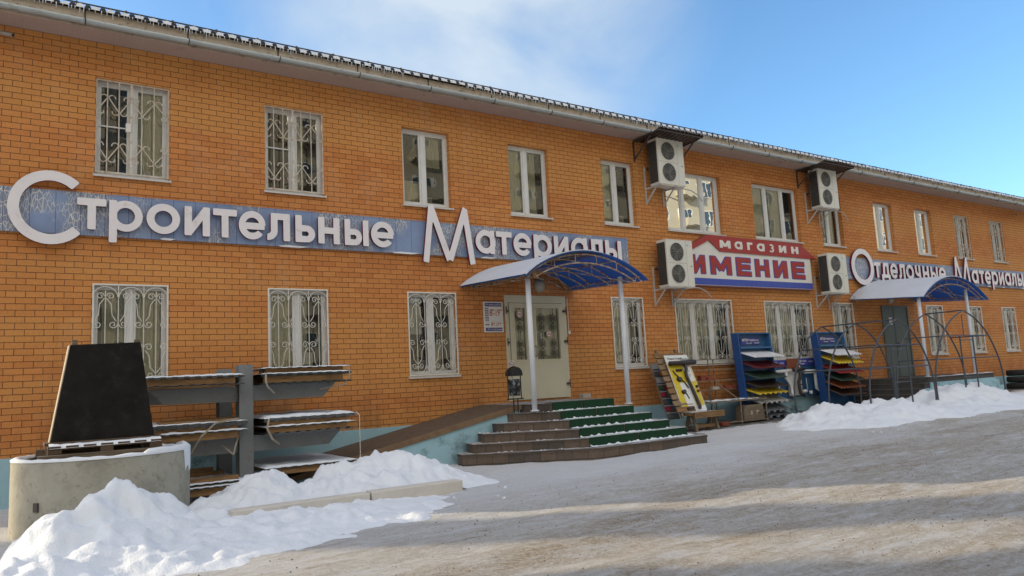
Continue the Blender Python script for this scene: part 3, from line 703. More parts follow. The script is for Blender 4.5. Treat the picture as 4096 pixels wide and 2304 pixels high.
ucfg = [dict(heart=1, midbar=1, lock=1, curt=[(.47, .97, 0, 1, Cc), (0.02, .4, 0, 1, 'interior')], label='upper window with rusty heart scroll grille and a cream curtain'), dict(heart=1, midbar=1, curt=[(.5, .72, 0, 1, Cc)]),
        dict(curt=[(0, .45, 0, .33, Cc), (.55, .9, .55, 1, Cc)], boxes=1), dict(curt=[(0, .8, 0, 1, Cc)], boxes=1), dict(curt=[(0, .42, 0, 1, Cc)], boxes=1),
        dict(curt=[(.0, .35, 0, 1, Cw), (.4, .95, 0, 1, Cc)]), dict(curt=[(0, .3, 0, 1, Cc), (.45, .75, 0, 1, Cc)]), dict(curt=[(.3, .8, 0, 1, Cc)]),
        dict(curt=[(0, .6, 0, 1, Cc)]), dict(curt=[(0, .7, 0, 1, Cc)]), dict(heart=1, midbar=1, curt=[(.1, .5, 0, 1, Cc)]), dict(heart=1, midbar=1, curt=[(.3, .7, 0, 1, Cc)])]
for (a, b), c in zip(upper, ucfg):
    sp = [.5] if b - a < 1.6 else [.34, .70]
    if b - a < 1.6 and not c.get('heart'): sp = [.47]
    window(a, b, UZ0, UZ1, sp, c)
for k, (a, b) in enumerate(lower):
    wide = b - a > 1.6
    cu = [[(.1, .95, 0, 1, Cc)], [(.0, .45, 0, 1, Cc), (.55, .8, 0, .3, Cw), (.55, .7, .3, 1, Cc)], [(.0, .33, .5, 1, Cw), (.5, .75, 0, .4, Cc)], [(.1, .5, 0, 1, Cc)], [(.0, .82, 0, 1, Cc)], [(0, .7, 0, 1, Cc)], [(0, .5, 0, 1, Cc)], [(0.1, .5, 0, 1, Cc)], [(0.3, .8, 0, 1, Cw)], [(0.1, .5, 0, 1, Cw)]][k]
    window(a, b, LZ0, LZ1, [.34, .66] if wide else [.5], dict(low=1, n=6 if wide else 3, curt=cu, boxes=(k == 2)))

# ---------------- doors
def scroll_grille(mb, cx, z0, z1, y):
    r = .008; mb.tube([(cx, y, z0), (cx, y, z1)], r, 4)
    L = z1 - z0
    for f in (.12, .30, .62, .80):
        zc = z0 + L * f
        for sg in (-1, 1):
            for d in (-1, 1):
                mb.tube([(cx + sg * .004, y, zc + d * .11), (cx + sg * .055, y, zc + d * .07), (cx + sg * .012, y, zc + d * .01)], r * .9, 4)
                mb.tube(spiral(cx + sg * .055, zc + d * .035, .038, PI if sg > 0 else 0, 1.2, y, d * sg), r * .9, 4)
def entrance_door():
    x0, x1, z0, z1 = DOOR1; y = -.03
    mb = MB(); f = .09
    mb.box(x0, x1, y, .06, z1 - .17, z1); mb.box(x0, x0 + f, y, .06, z0, z1 - .17); mb.box(x1 - f, x1, y, .06, z0, z1 - .17)
    d = mb.build('door', ['door_cream', 'door_line'], B)
    def leaf(a, b, glz, nscroll, nm):
        mb = MB(); yy = y - .012; zt = z1 - .18; za, zb = glz; ga, gb = a + .13, b - .13
        mb.box(a, b, yy, .03, z0 + .01, za); mb.box(a, b, yy, .03, zb, zt); mb.box(a, ga, yy, .03, za, zb); mb.box(gb, b, yy, .03, za, zb)
        for q in ((ga - .03, ga, za - .03, zb + .03), (gb, gb + .03, za - .03, zb + .03)): mb.box(q[0], q[1], yy - .012, yy, q[2], q[3])
        mb.box(ga, gb, yy - .012, yy, za - .03, za); mb.box(ga, gb, yy - .012, yy, zb, zb + .03)
        mb.box(a - .004, a + .004, yy - .002, yy, z0 + .01, zt, 1)
        l = mb.build('door_leaf', ['door_cream', 'door_line'], d)
        mb = MB(); mb.add([(ga, .0, za), (gb, 0, za), (gb, 0, zb), (ga, 0, zb)], [(0, 1, 2, 3)]); mb.build('door_pane', 'glass', d)
        mb = MB()
        for k in range(nscroll): scroll_grille(mb, ga + (gb - ga) * (k + .5) / nscroll, za, zb, y - .01)
        mb.build('door_grille', 'grille_iron', d)
        mb = MB(); mb.box(ga - .02, gb + .02, .05, .06, za, zb); mb.build('door_lining', 'curtain', d)
    leaf(x0 + f + .01, 9.70, (1.98, 3.14), 1, 'l'); leaf(9.72, x1 - f - .01, (1.98, 3.14), 2, 'r')
    mb = MB(); hx = 9.80; mb.tube([(hx, y - .02, 2.05), (hx, y - .07, 2.05), (hx, y - .07, 2.28), (hx, y - .02, 2.28)], .014, 8); mb.build('handle', 'steel', d)
    for zz in (1.38, 2.35, 3.05):
        mb = MB(); mb.box(x1 - .11, x1 - .02, y - .03, y - .012, zz, zz + .05); mb.tube([(x1 - .02, y - .03, zz - .05), (x1 - .02, y - .03, zz + .12)], .012, 6); mb.build('hinge', 'bracket_dark', d)
        mb = MB(); mb.box(x0 + .02, x0 + .07, y - .03, y - .012, zz, zz + .04); mb.tube([(x0 + .02, y - .03, zz - .05), (x0 + .02, y - .03, zz + .12)], .012, 6); mb.build('hinge', 'bracket_dark', d)
    # stickers on the glass
    def disc(cx, cz, r, name, y0):
        mb = MB(); n = 20
        mb.prism([(cx + r * math.cos(2 * PI * k / n), cz + r * math.sin(2 * PI * k / n)) for k in range(n)], y0, y0 + .002)
        R0, R1 = r * .72, r * .9
        mb.add([(cx + q * math.cos(2 * PI * k / n), y0 - .002, cz + q * math.sin(2 * PI * k / n)) for k in range(n) for q in (R0, R1)], [(2 * k, 2 * k + 1, (2 * k + 3) % (2 * n), (2 * k + 2) % (2 * n)) for k in range(n)], 1)
        mb.bar((cx - r * .45, y0 - .003, cz + r * .1), (cx + r * .4, y0 - .003, cz - r * .12), .02, .02, 1)
        mb.build(name, ['sign_white', 'print_red'], d)
    disc(9.41, 3.0, .085, 'round_sticker', y - .022); disc(10.20, 2.55, .08, 'round_sticker', y - .022)
entrance_door()
def far_door():
    x0, x1, z0, z1 = DOOR2; mb = MB(); mb.box(x0, x1, -.02, .05, z0, z1); 
    mb.box(x0, x0 + .06, -.045, -.02, z0, z1); mb.box(x1 - .06, x1, -.045, -.02, z0, z1); mb.box(x0 + .06, x1 - .06, -.045, -.02, z1 - .06, z1); mb.box(24.72, 24.735, -.026, -.02, z0, z1 - .06, 1)
    d = mb.build('door', ['door_grey', 'interior'], B, label='plain grey metal double door under the far canopy')
    mb = MB(); mb.box(24.78, 24.81, -.07, -.02, 2.0, 2.14); mb.build('handle', 'bracket_dark', d)
    mb = MB(); mb.box(24.42, 24.60, -.028, -.021, 2.75, 3.0); mb.build('paper_notice', 'sign_white', d)
far_door()

# ================================================================== SIGNS
XH = .52; ZB = 4.32
def strip_sign(x0, x1, word, label, thin=1.):
    t = thing('shop_sign', (x0, 0, 4.23), label, 'sign')
    mb = MB(); mb.box(x0, x1, -.05, -.001, 4.235, 4.945); mb.box(x0, x1, -.056, -.05, 4.93, 4.945); mb.box(x0, x1, -.056, -.05, 4.235, 4.245)
    bd = mb.build('sign_board', 'strip', t)
    mb = MB(); rn = random.Random(int(x0) + 5); x = x0 + .1     # snow crusts on the lower lip and curled film
    while x < x1:
        L = rn.uniform(.15, .7)
        if rn.random() < .45: mb = MB(); mb.prism([(x, 4.245), (x + L * .3, 4.262), (x + L, 4.25), (x + L * .7, 4.222), (x + .04, 4.228)], -.075, -.052); mb.build('snow_crust', 'snow', t)
        x += L + rn.uniform(.2, .9)
    for ch, a, b in word:
        mb = MB(); y0, y1 = -.135, -.075
        if ch == 'С': add_letter(mb, [('a', .5, .5, .432, 46, 318)], a, 4.04, (b - a) / .88, 1.20, .068, y0, y1, .012, res=.016, bb=(-.1, 1.1, -.1, 1.1))
        elif ch == 'О': add_letter(mb, [('a', .5, .5, .425, 0, 360)], a, 4.04, b - a, 1.21, .072, y0, y1, .012, res=.016, bb=(-.1, 1.1, -.1, 1.1))
        elif ch == 'М':
            s = (b - a) / 1.28
            add_letter(mb, [('s', .08, .0, .24, 1.02), ('s', 1.20, 0, 1.04, 1.02), ('s', .22, 1.04, .63, .06), ('s', 1.06, 1.04, .65, .06)], a, 4.06, s, 1.18, .066, y0, y1, .02, res=.018, bb=(-.1, 1.4, -.15, 1.25))
        else:
            st, w = glyph(ch); add_letter(mb, st, a, ZB, (b - a) / w, XH, .118 * thin, y0, y1, .035)
        mb.build('letter', ['letter_face', 'letter_side'], t, fixn=False)
    return t
W1 = [('С', -.15, .86), ('т', .79, 1.21), ('р', 1.25, 1.75), ('о', 1.81, 2.34), ('и', 2.41, 2.83), ('т', 2.88, 3.29), ('е', 3.32, 3.80), ('л', 3.81, 4.25), ('ь', 4.35, 4.73), ('н', 4.79, 5.22), ('ы', 5.32, 5.82), ('е', 5.87, 6.37),
      ('М', 7.0, 8.29), ('а', 8.30, 8.79), ('т', 8.83, 9.25), ('е', 9.29, 9.79), ('р', 9.85, 10.36), ('и', 10.43, 10.86), ('а', 10.93, 11.43), ('л', 11.47, 11.92), ('ы', 12.0, 12.53)]
strip_sign(-1.6, 12.82, W1, 'long blue board with big raised white letters Строительные Материалы across the near facade')
W2 = [('О', 22.40, 23.68), ('т', 23.68, 24.08), ('д', 24.12, 24.62), ('е', 24.66, 25.11), ('л', 25.17, 25.58), ('о', 25.65, 26.15), ('ч', 26.24, 26.60), ('н', 26.74, 27.16), ('ы', 27.28, 27.78), ('е', 27.86, 28.34),
      ('М', 28.95, 30.2), ('а', 30.28, 30.78), ('т', 30.86, 31.26), ('е', 31.32, 31.80), ('р', 31.88, 32.38), ('и', 32.48, 32.90), ('а', 32.98, 33.48), ('л', 33.54, 33.98), ('ы', 34.08, 34.60)]
strip_sign(21.6, 36.4, W2, 'grey blue board with raised white letters Отделочные Материалы at the far end of the facade')

def house_sign():
    t = thing('shop_sign', (17.6, 0, 3.8), 'house shaped box sign reading магазин ИМЕНИЕ, red roof on top and blue band below', 'sign')
    xa, xb = 14.86, 20.20; yb, yf = -.02, -.15
    mb = MB(); mb.box(xa, xb, yf, yb, 3.82, 4.78); mb.prism([(xa, 4.78), (16.14, 4.78), (15.70, 5.08), (15.64, 5.08)], yf, yb)
    mb.box(xa - .02, xb + .02, yf + .01, yb, 3.785, 3.82, 1); mb.build('sign_box', ['sign_white', 'sign_edge'], t)
    mb = MB(); mb.box(xa + .01, xb, yf - .004, yf - .001, 3.83, 4.01); mb.build('blue_band', 'sign_blue', t)
    mb = MB(); mb.prism([(15.66, 5.21), (19.70, 5.20), (20.50, 4.76), (16.12, 4.77), (15.69, 5.055), (14.86, 4.70), (14.72, 4.79)], yf - .03, yb + .01, 0, side=1); mb.build('sign_roof', ['sign_red', 'sign_edge'], t)
    cap = {'И': [('s', .12, 0, .12, 1), ('s', .68, 0, .68, 1), ('s', .16, .1, .64, .9)], 'М': [('s', .12, 0, .12, 1), ('s', 1.0, 0, 1.0, 1), ('s', .18, .92, .56, .25), ('s', .94, .92, .56, .25)],
           'Е': [('s', .12, 0, .12, 1), ('s', 0, .11, .78, .11), ('s', 0, .5, .74, .5), ('s', 0, .89, .78, .89)], 'Н': [('s', .12, 0, .12, 1), ('s', .7, 0, .7, 1), ('s', .1, .5, .72, .5)]}
    wd = {'И': .80, 'М': 1.12, 'Е': .78, 'Н': .82}
    for ch, a, b in (('И', 14.92, 15.53), ('М', 15.68, 16.58), ('Е', 16.74, 17.42), ('Н', 17.55, 18.22), ('И', 18.38, 19.06), ('Е', 19.22, 19.90)):
        mb = MB(); s = (b - a - .07) / wd[ch]; hs = .50
        add_letter(mb, cap[ch], a + .035, 4.13, s, hs, .13, yf - .006, yf - .001, .005, level=.035, bb=(-.2, 1.4, -.2, 1.2), mface=0, mside=0)
        add_letter(mb, cap[ch], a + .035, 4.13, s, hs, .115, yf - .012, yf - .006, .005, level=0.0, bb=(-.2, 1.4, -.2, 1.2), mface=1, mside=1)
        mb.build('letter', ['sign_blue', 'sign_red'], t, fixn=False)
    for ch, a, b in (('м', 16.12, 16.56), ('а', 16.74, 17.05), ('г', 17.28, 17.50), ('а', 17.70, 18.02), ('з', 18.23, 18.46), ('и', 18.70, 19.02), ('н', 19.28, 19.60)):
        st, w = glyph(ch); mb = MB(); add_letter(mb, st, a, 4.875, (b - a) / w, .215, .10 if ch == 'з' else .145, yf - .04, yf - .031, .01, mface=0, mside=0)
        mb.build('letter', 'sign_white', t, fixn=False)
house_sign()

def hours_sign():
    t = thing('opening_hours_sign', (8.7, 0, 2.6), 'small white plate with opening hours 8-19 and blue bands left of the cream door', 'sign')
    x0, x1, z0, z1 = 8.49, 8.98, 2.60, 3.27; y = -.03
    mb = MB(); mb.box(x0, x1, y, -.001, z0, z1); mb.build('plate', 'sign_white', t)
    mb = MB(); mb.box(x0 + .03, x1 - .03, y - .003, y - .001, z1 - .105, z1 - .025); mb.box(x0 + .03, x1 - .03, y - .003, y - .001, z0 + .025, z0 + .10)
    for i in range(6): mb.box(x0 + .03, x0 + .115, y - .003, y - .001, z1 - .165 - i * .051, z1 - .135 - i * .051)
    mb.box(x0 + .03, x0 + .115, y - .003, y - .001, z0 + .15, z0 + .18); mb.build('blue_band', 'navy', t)
    mb = MB(); text_faces(mb, 'Режим работы:', x0 + .05, z1 - .085, .062, y - .005); text_faces(mb, 'без перерыва', x0 + .07, z0 + .045, .058, y - .005)
    for i, s in enumerate(('пн', 'вт', 'ср', 'чт', 'пт', 'сб')): text_faces(mb, s, x0 + .055, z1 - .16 - i * .051, .03, y - .005)
    text_faces(mb, 'вс', x0 + .055, z0 + .155, .03, y - .005); mb.build('white_text', 'sign_white', t)
    mb = MB(); text_faces(mb, '8', x0 + .14, z1 - .31, .21, y - .004, sx=.75); text_faces(mb, '-19', x0 + .235, z1 - .31, .21, y - .004, sx=.62); text_faces(mb, '00', x0 + .205, z1 - .20, .055, y - .004); text_faces(mb, '00', x0 + .41, z1 - .2, .055, y - .004)
    text_faces(mb, '8 - 17', x0 + .17, z0 + .135, .105, y - .004, sx=.85); text_faces(mb, '00', x0 + .225, z0 + .18, .035, y - .004); text_faces(mb, '00', x0 + .40, z0 + .18, .035, y - .004)
    mb.box(x0 + .03, x1 - .05, y - .003, y - .001, z0 + .222, z0 + .226); mb.build('red_text', 'print_red', t)
hours_sign()
def nosmoke():
    mb = MB(); x0, x1, z0, z1 = 9.05, 9.20, 1.80, 1.97; y = -.046
    mb.box(x0, x1, y - .002, y, z0, z1); cx, cz = (x0 + x1) / 2, (z0 + z1) / 2; n = 22
    mb.add([(cx + q * math.cos(2 * PI * k / n), y - .004, cz + q * math.sin(2 * PI * k / n)) for k in range(n) for q in (.052, .066)], [(2 * k, 2 * k + 1, (2 * k + 3) % (2 * n), (2 * k + 2) % (2 * n)) for k in range(n)], 1)
    mb.bar((cx - .042, y - .004, cz + .042), (cx + .042, y - .004, cz - .042), .012, .004, 1)
    mb.box(cx - .04, cx + .03, y - .0035, y - .002, cz - .006, cz + .006, 2); 
    mb.build('no_smoking_sign', ['sign_white', 'print_red', 'print_dark'], label='white no smoking sticker with a red ring low on the cream door', cat='sign', loc=(9.12, -.04, 1.8))
nosmoke()
def wall_lamp(x, z, label):
    t = thing('wall_lamp', (x, 0, z), label, 'lamp')
    mb = MB(); n = 16; mb.prism([(x + .15 * math.cos(2 * PI * k / n), z + .15 * math.sin(2 * PI * k / n)) for k in range(n)], -.04, -.001); mb.build('lamp_base', 'cam_case', t)
    mb = MB(); mb.grid(16, 6, lambda u, v: (x + .13 * math.cos(2 * PI * u) * math.cos(v * PI / 2), -.04 - .085 * math.sin(v * PI / 2), z + .13 * math.sin(2 * PI * u) * math.cos(v * PI / 2))); mb.build('lamp_glass', 'lamp_glass', t)
    mb = MB(); mb.tube([(x + .135 * math.cos(a), -.05, z + .135 * math.sin(a)) for a in np.linspace(0, 2 * PI, 17)[:-1]], .012, 5, closed=True); mb.build('lamp_ring', 'steel', t)
wall_lamp(10.02, 3.66, 'round unlit bulkhead lamp above the cream entrance door'); wall_lamp(24.62, 3.62, 'round unlit bulkhead lamp above the grey far door')
def seccam(x, z, sg, label):
    t = thing('security_camera', (x, 0, z), label, 'camera')
    mb = MB(); mb.tube([(x, -.001, z + .03), (x, -.09, z + .02), (x + sg * .03, -.14, z)], .014, 6); mb.build('mount', 'cam_case', t)
    mb = MB(); mb.tube([(x - sg * .05, -.13, z + .01), (x + sg * .13, -.20, z - .03)], .03, 10); mb.tube([(x + sg * .13, -.20, z - .03), (x + sg * .145, -.206, z - .033)], .025, 10, 1); mb.build('camera_body', ['cam_case', 'interior'], t)
seccam(-.28, 7.40, 1, 'grey bullet security camera under the soffit at the left end of the wall'); seccam(34.75, 7.36, -1, 'dark little security camera under the soffit near the far end')
mb = MB(); mb.box(10.80, 10.815, -.016, -.001, 2.62, 3.40); mb.box(10.775, 10.84, -.04, -.001, 2.55, 2.62)
mb.build('cable_conduit', 'sign_white', label='thin white cable conduit ending in a small box right of the cream door', cat='conduit', loc=(10.8, 0, 2.55))

# ================================================================== AIR CONDITIONERS
def hose_part(t, x, z):
    mb = MB(); pts = [(x + .55, -.3, z - .01), (x + 1.0, -.26, z + .03), (x + 1.45, -.22, z + .02), (x + 1.75, -.18, z - .07), (x + 1.95, -.15, z - .22)]
    q = []
    for i in range(len(pts) - 1):
        for k in range(4): q.append(Vector(pts[i]).lerp(Vector(pts[i + 1]), k / 4))
    mb.tube(q + [Vector(pts[-1])], .014, 6); mb.build('drain_hose', 'bracket_pale', t)
def ac_unit(x, z, loc_label, roof=False, hose=True):
    t = thing('air_conditioner', (x, 0, z), loc_label, 'air conditioner', 'outdoor air conditioner units on the facade')
    w, h, y0, y1 = .94, 1.19, -.52, -.18
    mb = MB(); mb.box(x, x + w, y0, y1, z, z + h); mb.box(x - .005, x + w + .005, y0 - .006, y1 + .005, z + h, z + h + .018); mb.box(x + .02, x + w - .02, y0 + .02, y1 - .02, z - .03, z)
    mb.box(x + .70, x + .705, y0 - .002, y0, z + .02, z + h - .01, 1); mb.box(x + .03, x + .70, y0 - .003, y0, z + h * .5 - .003, z + h * .5 + .003, 1)
    mb.box(x + .83, x + .88, y0 - .006, y0, z + .52, z + .54, 2); mb.box(x + .72, x + .80, y0 - .003, y0, z + 1.06, z + 1.1, 3)
    cs = mb.build('casing', ['ac_case', 'door_line', 'bracket_dark', 'plinth'], t, bevel=.012)
    mb = MB(); mb.box(x - .008, x - .001, y0 + .045, y1 - .01, z + .05, z + h - .05)
    k = z + .07
    while k < z + h - .07: mb.box(x - .014, x - .008, y0 + .05, y1 - .015, k, k + .008, 1); k += .028
    mb.build('coil_grille', ['ac_dark', 'ac_fan'], t)
    for f in (.27, .745):
        cx, cz = x + .36, z + h * f; n = 28; R0 = .235
        mb = MB(); mb.prism([(cx + R0 * math.cos(2 * PI * k / n), cz + R0 * math.sin(2 * PI * k / n)) for k in range(n)], y0 - .004, y0 - .001, 0)
        for bl in range(3):
            a = bl * 2 * PI / 3 + f * 3; mb.add([(cx + r_ * math.cos(a + d_), y0 - .006 - q_, cz + r_ * math.sin(a + d_)) for r_, d_, q_ in ((.05, -.4, 0), (.2, -.25, .004), (.21, .55, .0), (.05, .4, .004))], [(0, 1, 2, 3)], 1)
        fn = mb.build('fan', ['ac_dark', 'ac_fan'], t)
        mb = MB()
        for rr in (.235, .2, .165, .13, .095, .06): mb.tube([(cx + rr * math.cos(a), y0 - .016, cz + rr * math.sin(a)) for a in np.linspace(0, 2 * PI, 25)[:-1]], .0028 if rr < .235 else .006, 4, closed=True)
        for k in range(12): a = 2 * PI * k / 12; mb.tube([(cx, y0 - .018, cz), (cx + .235 * math.cos(a), y0 - .016, cz + .235 * math.sin(a))], .003, 4)
        mb.build('fan_guard', 'ac_wire', fn)
    for bx in (x - .02, x + .60):
        mb = MB(); mb.box(bx - .02, bx + .02, -.02, -.001, z - .46, z + (.55 if bx < x else -.02)); mb.bar((bx, -.02, z - .05), (bx, -.58, z - .04), .035, .035); mb.bar((bx, -.02, z - .42), (bx, -.40, z - .07), .03, .03); mb.build('wall_bracket', 'bracket_pale', t)
    mb = MB(); mb.tube([(x + .1, -.001, z + .5), (x + .02, -.1, z + .52), (x + .1, -.17, z + .45)], .03, 6); mb.build('pipe_stub', 'bracket_dark', t)
    if hose: hose_part(t, x, z)
    if roof:
        rt = thing('awning', (x, 0, z + h), roof, 'awning', 'small corrugated awnings over the upper air conditioners')
        mb = MB(); xa, xb = x - .42, x + w + .5; zt = 7.566; n = 22; xa, xb = x - .38, x + w + .30
        def ZZ(y): return zt + max(0, -y - .70) * .22
        def P(u, v):
            y = -.01 - 1.0 * v; i = int(round(u * n * 2)); return (xa + (xb - xa) * u, y, ZZ(y) + (.008 if (i // 2) % 2 else -.008))
        mb.grid(n * 2, 8, P, 0, False); sh = mb.build('awning_sheet', 'sheet_brown', rt, fixn=False)
        mb = MB(); mb.grid(n * 2, 5, lambda u, v: (xa + .02 + (xb - xa - .04) * u, -.735 - .27 * v, ZZ(-.735 - .27 * v) + .016 + .012 * noise.noise(Vector((u * 9, v * 5, x)))), 0); mb.build('snow_cover', 'thin_snow', sh, fixn=False)
        mb = MB()
        for bx in (xa + .03, xb - .05):
            mb.bar((bx, -.015, zt - .03), (bx, -.015, zt - .55), .035); mb.bar((bx, -.02, zt - .03), (bx, -.97, zt + .03), .035); mb.bar((bx, -.02, zt - .5), (bx, -.66, zt - .03), .03)
        mb.bar((xa, -.95, zt + .028), (xb, -.95, zt + .028), .035); mb.build('awning_frame', 'bracket_dark', rt)
ac_unit(13.70, 3.70, 'lower white outdoor air conditioner at the left edge of the house shaped sign')
ac_unit(13.66, 6.36, 'upper white outdoor air conditioner under the nearer awning above the blue entrance canopy', 'dark corrugated awning with thin snow over the nearer upper air conditioner')
ac_unit(20.56, 3.70, 'lower white outdoor air conditioner at the right edge of the house shaped sign')
ac_unit(20.52, 6.36, 'upper white outdoor air conditioner under the farther awning', 'dark corrugated awning with thin snow over the farther upper air conditioner')

# ================================================================== ENTRANCE CANOPIES
def canopy(xa, xb, zw, zf, d, rise, px, pz, py, label, snow_left=True):
    t = thing('entrance_canopy', ((xa + xb) / 2, -d / 2, pz[0]), label, 'canopy')
    c = (xa + xb) / 2; hw = (xb - xa) / 2; R = (hw * hw + rise * rise) / (2 * rise); am = math.asin(hw / R)
    def arc(u, y, off=0., ext=1.0):
        a = -am * ext + 2 * am * ext * u; f = -y / d
        return Vector((c + (R + off) * math.sin(a), y, (zw + (zf - zw) * f) + (R + off) * math.cos(a) - (R - rise)))
    mb = MB(); nx, ny = 28, 4
    top = [arc(i / nx, -.01 - (d + .12) * j / ny, .05, 1.10) for j in range(ny + 1) for i in range(nx + 1)]; bot = [arc(i / nx, -.01 - (d + .12) * j / ny, .036, 1.10) for j in range(ny + 1) for i in range(nx + 1)]
    n1 = nx + 1; fs = [(j * n1 + i, j * n1 + i + 1, (j + 1) * n1 + i + 1, (j + 1) * n1 + i) for j in range(ny) for i in range(nx)]
    mb.add(top, fs, 0, True); mb.add(bot, [tuple(reversed(f)) for f in fs], 0, True)
    mb.add([p for i in range(n1) for p in (top[ny * n1 + i], bot[ny * n1 + i])], [(2 * i, 2 * i + 1, 2 * i + 3, 2 * i + 2) for i in range(nx)])
    rs = mb.build('canopy_sheet', 'canopy_blue', t, fixn=False)
    mb = MB()   # snow on the left slope
    u1 = .62
    def S(u, v):
        uu = u1 * u; e = .016 * min(1, (1 - u) * 5) + .01 * min(1, u * 20); q = arc(uu, -.03 - (d + .08) * v, .055 + e + .006 * noise.noise(Vector((u * 8, v * 6, xa))), 1.10); return q
    mb.grid(20, 14, S); mb.grid(20, 1, lambda u, v: Vector(S(u, 1)) - Vector((0, .004 if v else 0, (.02 if v else 0)))); mb.build('snow_cover', 'canopy_snow', rs, fixn=False)
    for y in (-.06, -d * .34, -d * .67, -d):
        mb = MB(); mb.tube([arc(i / 20, y) for i in range(21)], .017, 6)
        lo = [arc(i / 20, y, -.0) - Vector((0, 0, .17 * math.sin(PI * (i / 20)) ** .5 * 1.0 + .0)) for i in range(21)] if False else None
        lower_ = []
        for i in range(21):
            u = i / 20; p = arc(.045 + .91 * u, y); lower_.append(Vector((p.x, y, p.z - .155 - .02 * math.sin(PI * u))))
        mb.tube(lower_, .015, 6)
        for i in (0, 4, 8, 12, 16, 20): mb.tube([lower_[i], arc((.045 + .91 * i / 20) + (.0 if 0 < i < 20 else (-.02 if i == 0 else .02)), y)], .010, 5)
        mb.build('arch_truss', 'frame_rust', t)
    mb = MB()
    for u in (.01, .25, .5, .75, .99): mb.tube([arc(u, -.03, -.0), arc(u, -d - .05, -.0)], .015, 6)
    for u in (.05, .95): mb.tube([arc(u, -.03) - Vector((0, 0, .155)), arc(u, -d) - Vector((0, 0, .155))], .015, 6)
    for u in (.03, .97):
        for k in range(8): mb.tube([arc(u, -.06 - (d - .06) * k / 7), arc(u, -.06 - (d - .06) * (k + .5) / 7) - Vector((0, 0, .15))], .008, 5)
    for u in (.5,): mb.tube([arc(.05, -d * .05) - Vector((0, 0, .155)), arc(.5, -d * .5) - Vector((0, 0, .16)), arc(.95, -d * .95) - Vector((0, 0, .155))], .010, 5); mb.tube([arc(.95, -d * .05) - Vector((0, 0, .155)), arc(.5, -d * .52) - Vector((0, 0, .16)), arc(.05, -d * .95) - Vector((0, 0, .155))], .010, 5)
    mb.build('purlin_frame', 'frame_rust', t)
    for x, z0 in zip(px, pz):
        mb = MB(); u = (x - xa) / (xb - xa); zt = arc(min(.97, max(.03, u)), py).z - .10
        mb.tube([(x, py, z0), (x, py, zt)], .052, 14); mb.tube([(x, py, z0), (x, py, z0 + .02)], .085, 12); mb.build('post', 'post_white', t)
canopy(8.08, 10.88, 3.63, 3.53, 2.4, .43, (8.24, 10.62), (.93, .93), -2.10, 'blue arched canopy with snow on its left slope over the cream shop door')
canopy(22.45, 26.05, 3.62, 3.44, 2.25, .55, (22.46, 25.36), (1.02, 1.02), -2.10, 'blue arched canopy, mostly snow covered, over the far grey door')

# ================================================================== ENTRANCE STEPS
def steps():
    t = thing('entrance_steps', (9.6, -1.7, G(9.6, -3)), 'brown paved entrance steps with green carpet strips below the cream door', 'steps')
    ztop = 1.05; r = .157; yf = [-2.05, -2.30, -2.57, -2.84, -3.11, -3.40]
    lx = [8.30, 8.00, 7.62, 7.26, 6.96, 6.70]; ly = [-1.5, -1.58, -1.78, -1.92, -2.02, -2.08]; cx = 8.66
    rx = [10.55, 10.85, 11.08, 11.28, 11.48, 11.72]
    mb = MB()
    for i in range(6):
        z1 = ztop - r * i; z0 = -.3; e = .0
        poly = [(lx[i] + .08, -.0), (lx[i], ly[i] + .28), (lx[i] - .05, ly[i]), (cx, yf[i]), (rx[i] - .28, yf[i]), (rx[i], yf[i] + .35), (rx[i] + .02, 0)]
        poly = [(max(a, 7.75) if b > -1.5 and i > 0 else a, b) for a, b in poly]
        zt = z1; zb = z1 - r if i < 5 else z0
        mb.prism([(a, b) for a, b in poly], zb, zt, axis='z')
        # slightly overhanging nosing slab
        mb.prism([(a + (a - 9.4) * .004, b * 1.004 - .0) for a, b in poly], zt - .035, zt + .004, axis='z')
    mb.build('step_block', 'paver', t)
    for i in range(5):
        x0, x1 = cx + .03, rx[i] - .30; z1 = ztop - r * i; mid = (x0 + x1) / 2 - .06
        mb = MB()
        for a, b in ((x0, mid), (mid + .035, x1)):
            mb.box(a, b, yf[i] - .022, yf[i] - .002, z1 - r + .006, z1 + .012); mb.box(a, b, yf[i] - .002, yf[i] + .25, z1 + .005, z1 + .014, 1 if i else 0)
        mb.build('carpet_strip', ['carpet', 'carpet_top'], t)
    mb = MB(); rn = random.Random(9)
    for i in range(1, 6):    # crumbs of snow kicked against the risers
        z1 = ztop - r * i
        for k in range(36):
            x = rn.uniform(cx - 1.2 + (i > 2) * -.4, rx[i] - .3); y = yf[i - 1] - rn.uniform(.02, .10); 
            if x < cx: y = yf[i - 1] - .03 + (cx - x) * (yf[i - 1] - ly[i - 1]) / (cx - lx[i - 1]) * -1 - rn.uniform(.03, .12)
            s_ = rn.uniform(.004, .014); mb.cbox((x, y, z1 + .006 + s_ * .4), (s_ * 1.6, s_, s_ * .5), 0, Matrix.Rotation(rn.uniform(0, 3), 3, 'Z'))
    mb.build('snow_crumbs', 'snow', t)['kind'] = 'stuff'
    mb = MB()
    for i in range(1, 6):      # drifted snow banked against the foot of each carpeted riser
        z1 = ztop - r * i + .016; xa, xb = cx + .02, rx[i - 1] - .2; y0 = yf[i - 1] - .024
        mb.grid(90, 3, lambda u, v: (xa + (xb - xa) * u, y0 - (.10 + .05 * noise.noise(Vector((u * 25, i, 0)))) * v, z1 + (1 - v) ** 1.5 * max(.0, .008 + .045 * noise.noise(Vector((u * 34, i * 3.1, 0)))) - .006 * v))
    mb.build('snow_drift', 'snow', t, fixn=False)['kind'] = 'stuff'
m_ = mat('carpet_top', (.14, .17, .145), .95, var=.5, scale=18, grime=(.60, .62, .63), gscale=6, gthr=.47)
steps()
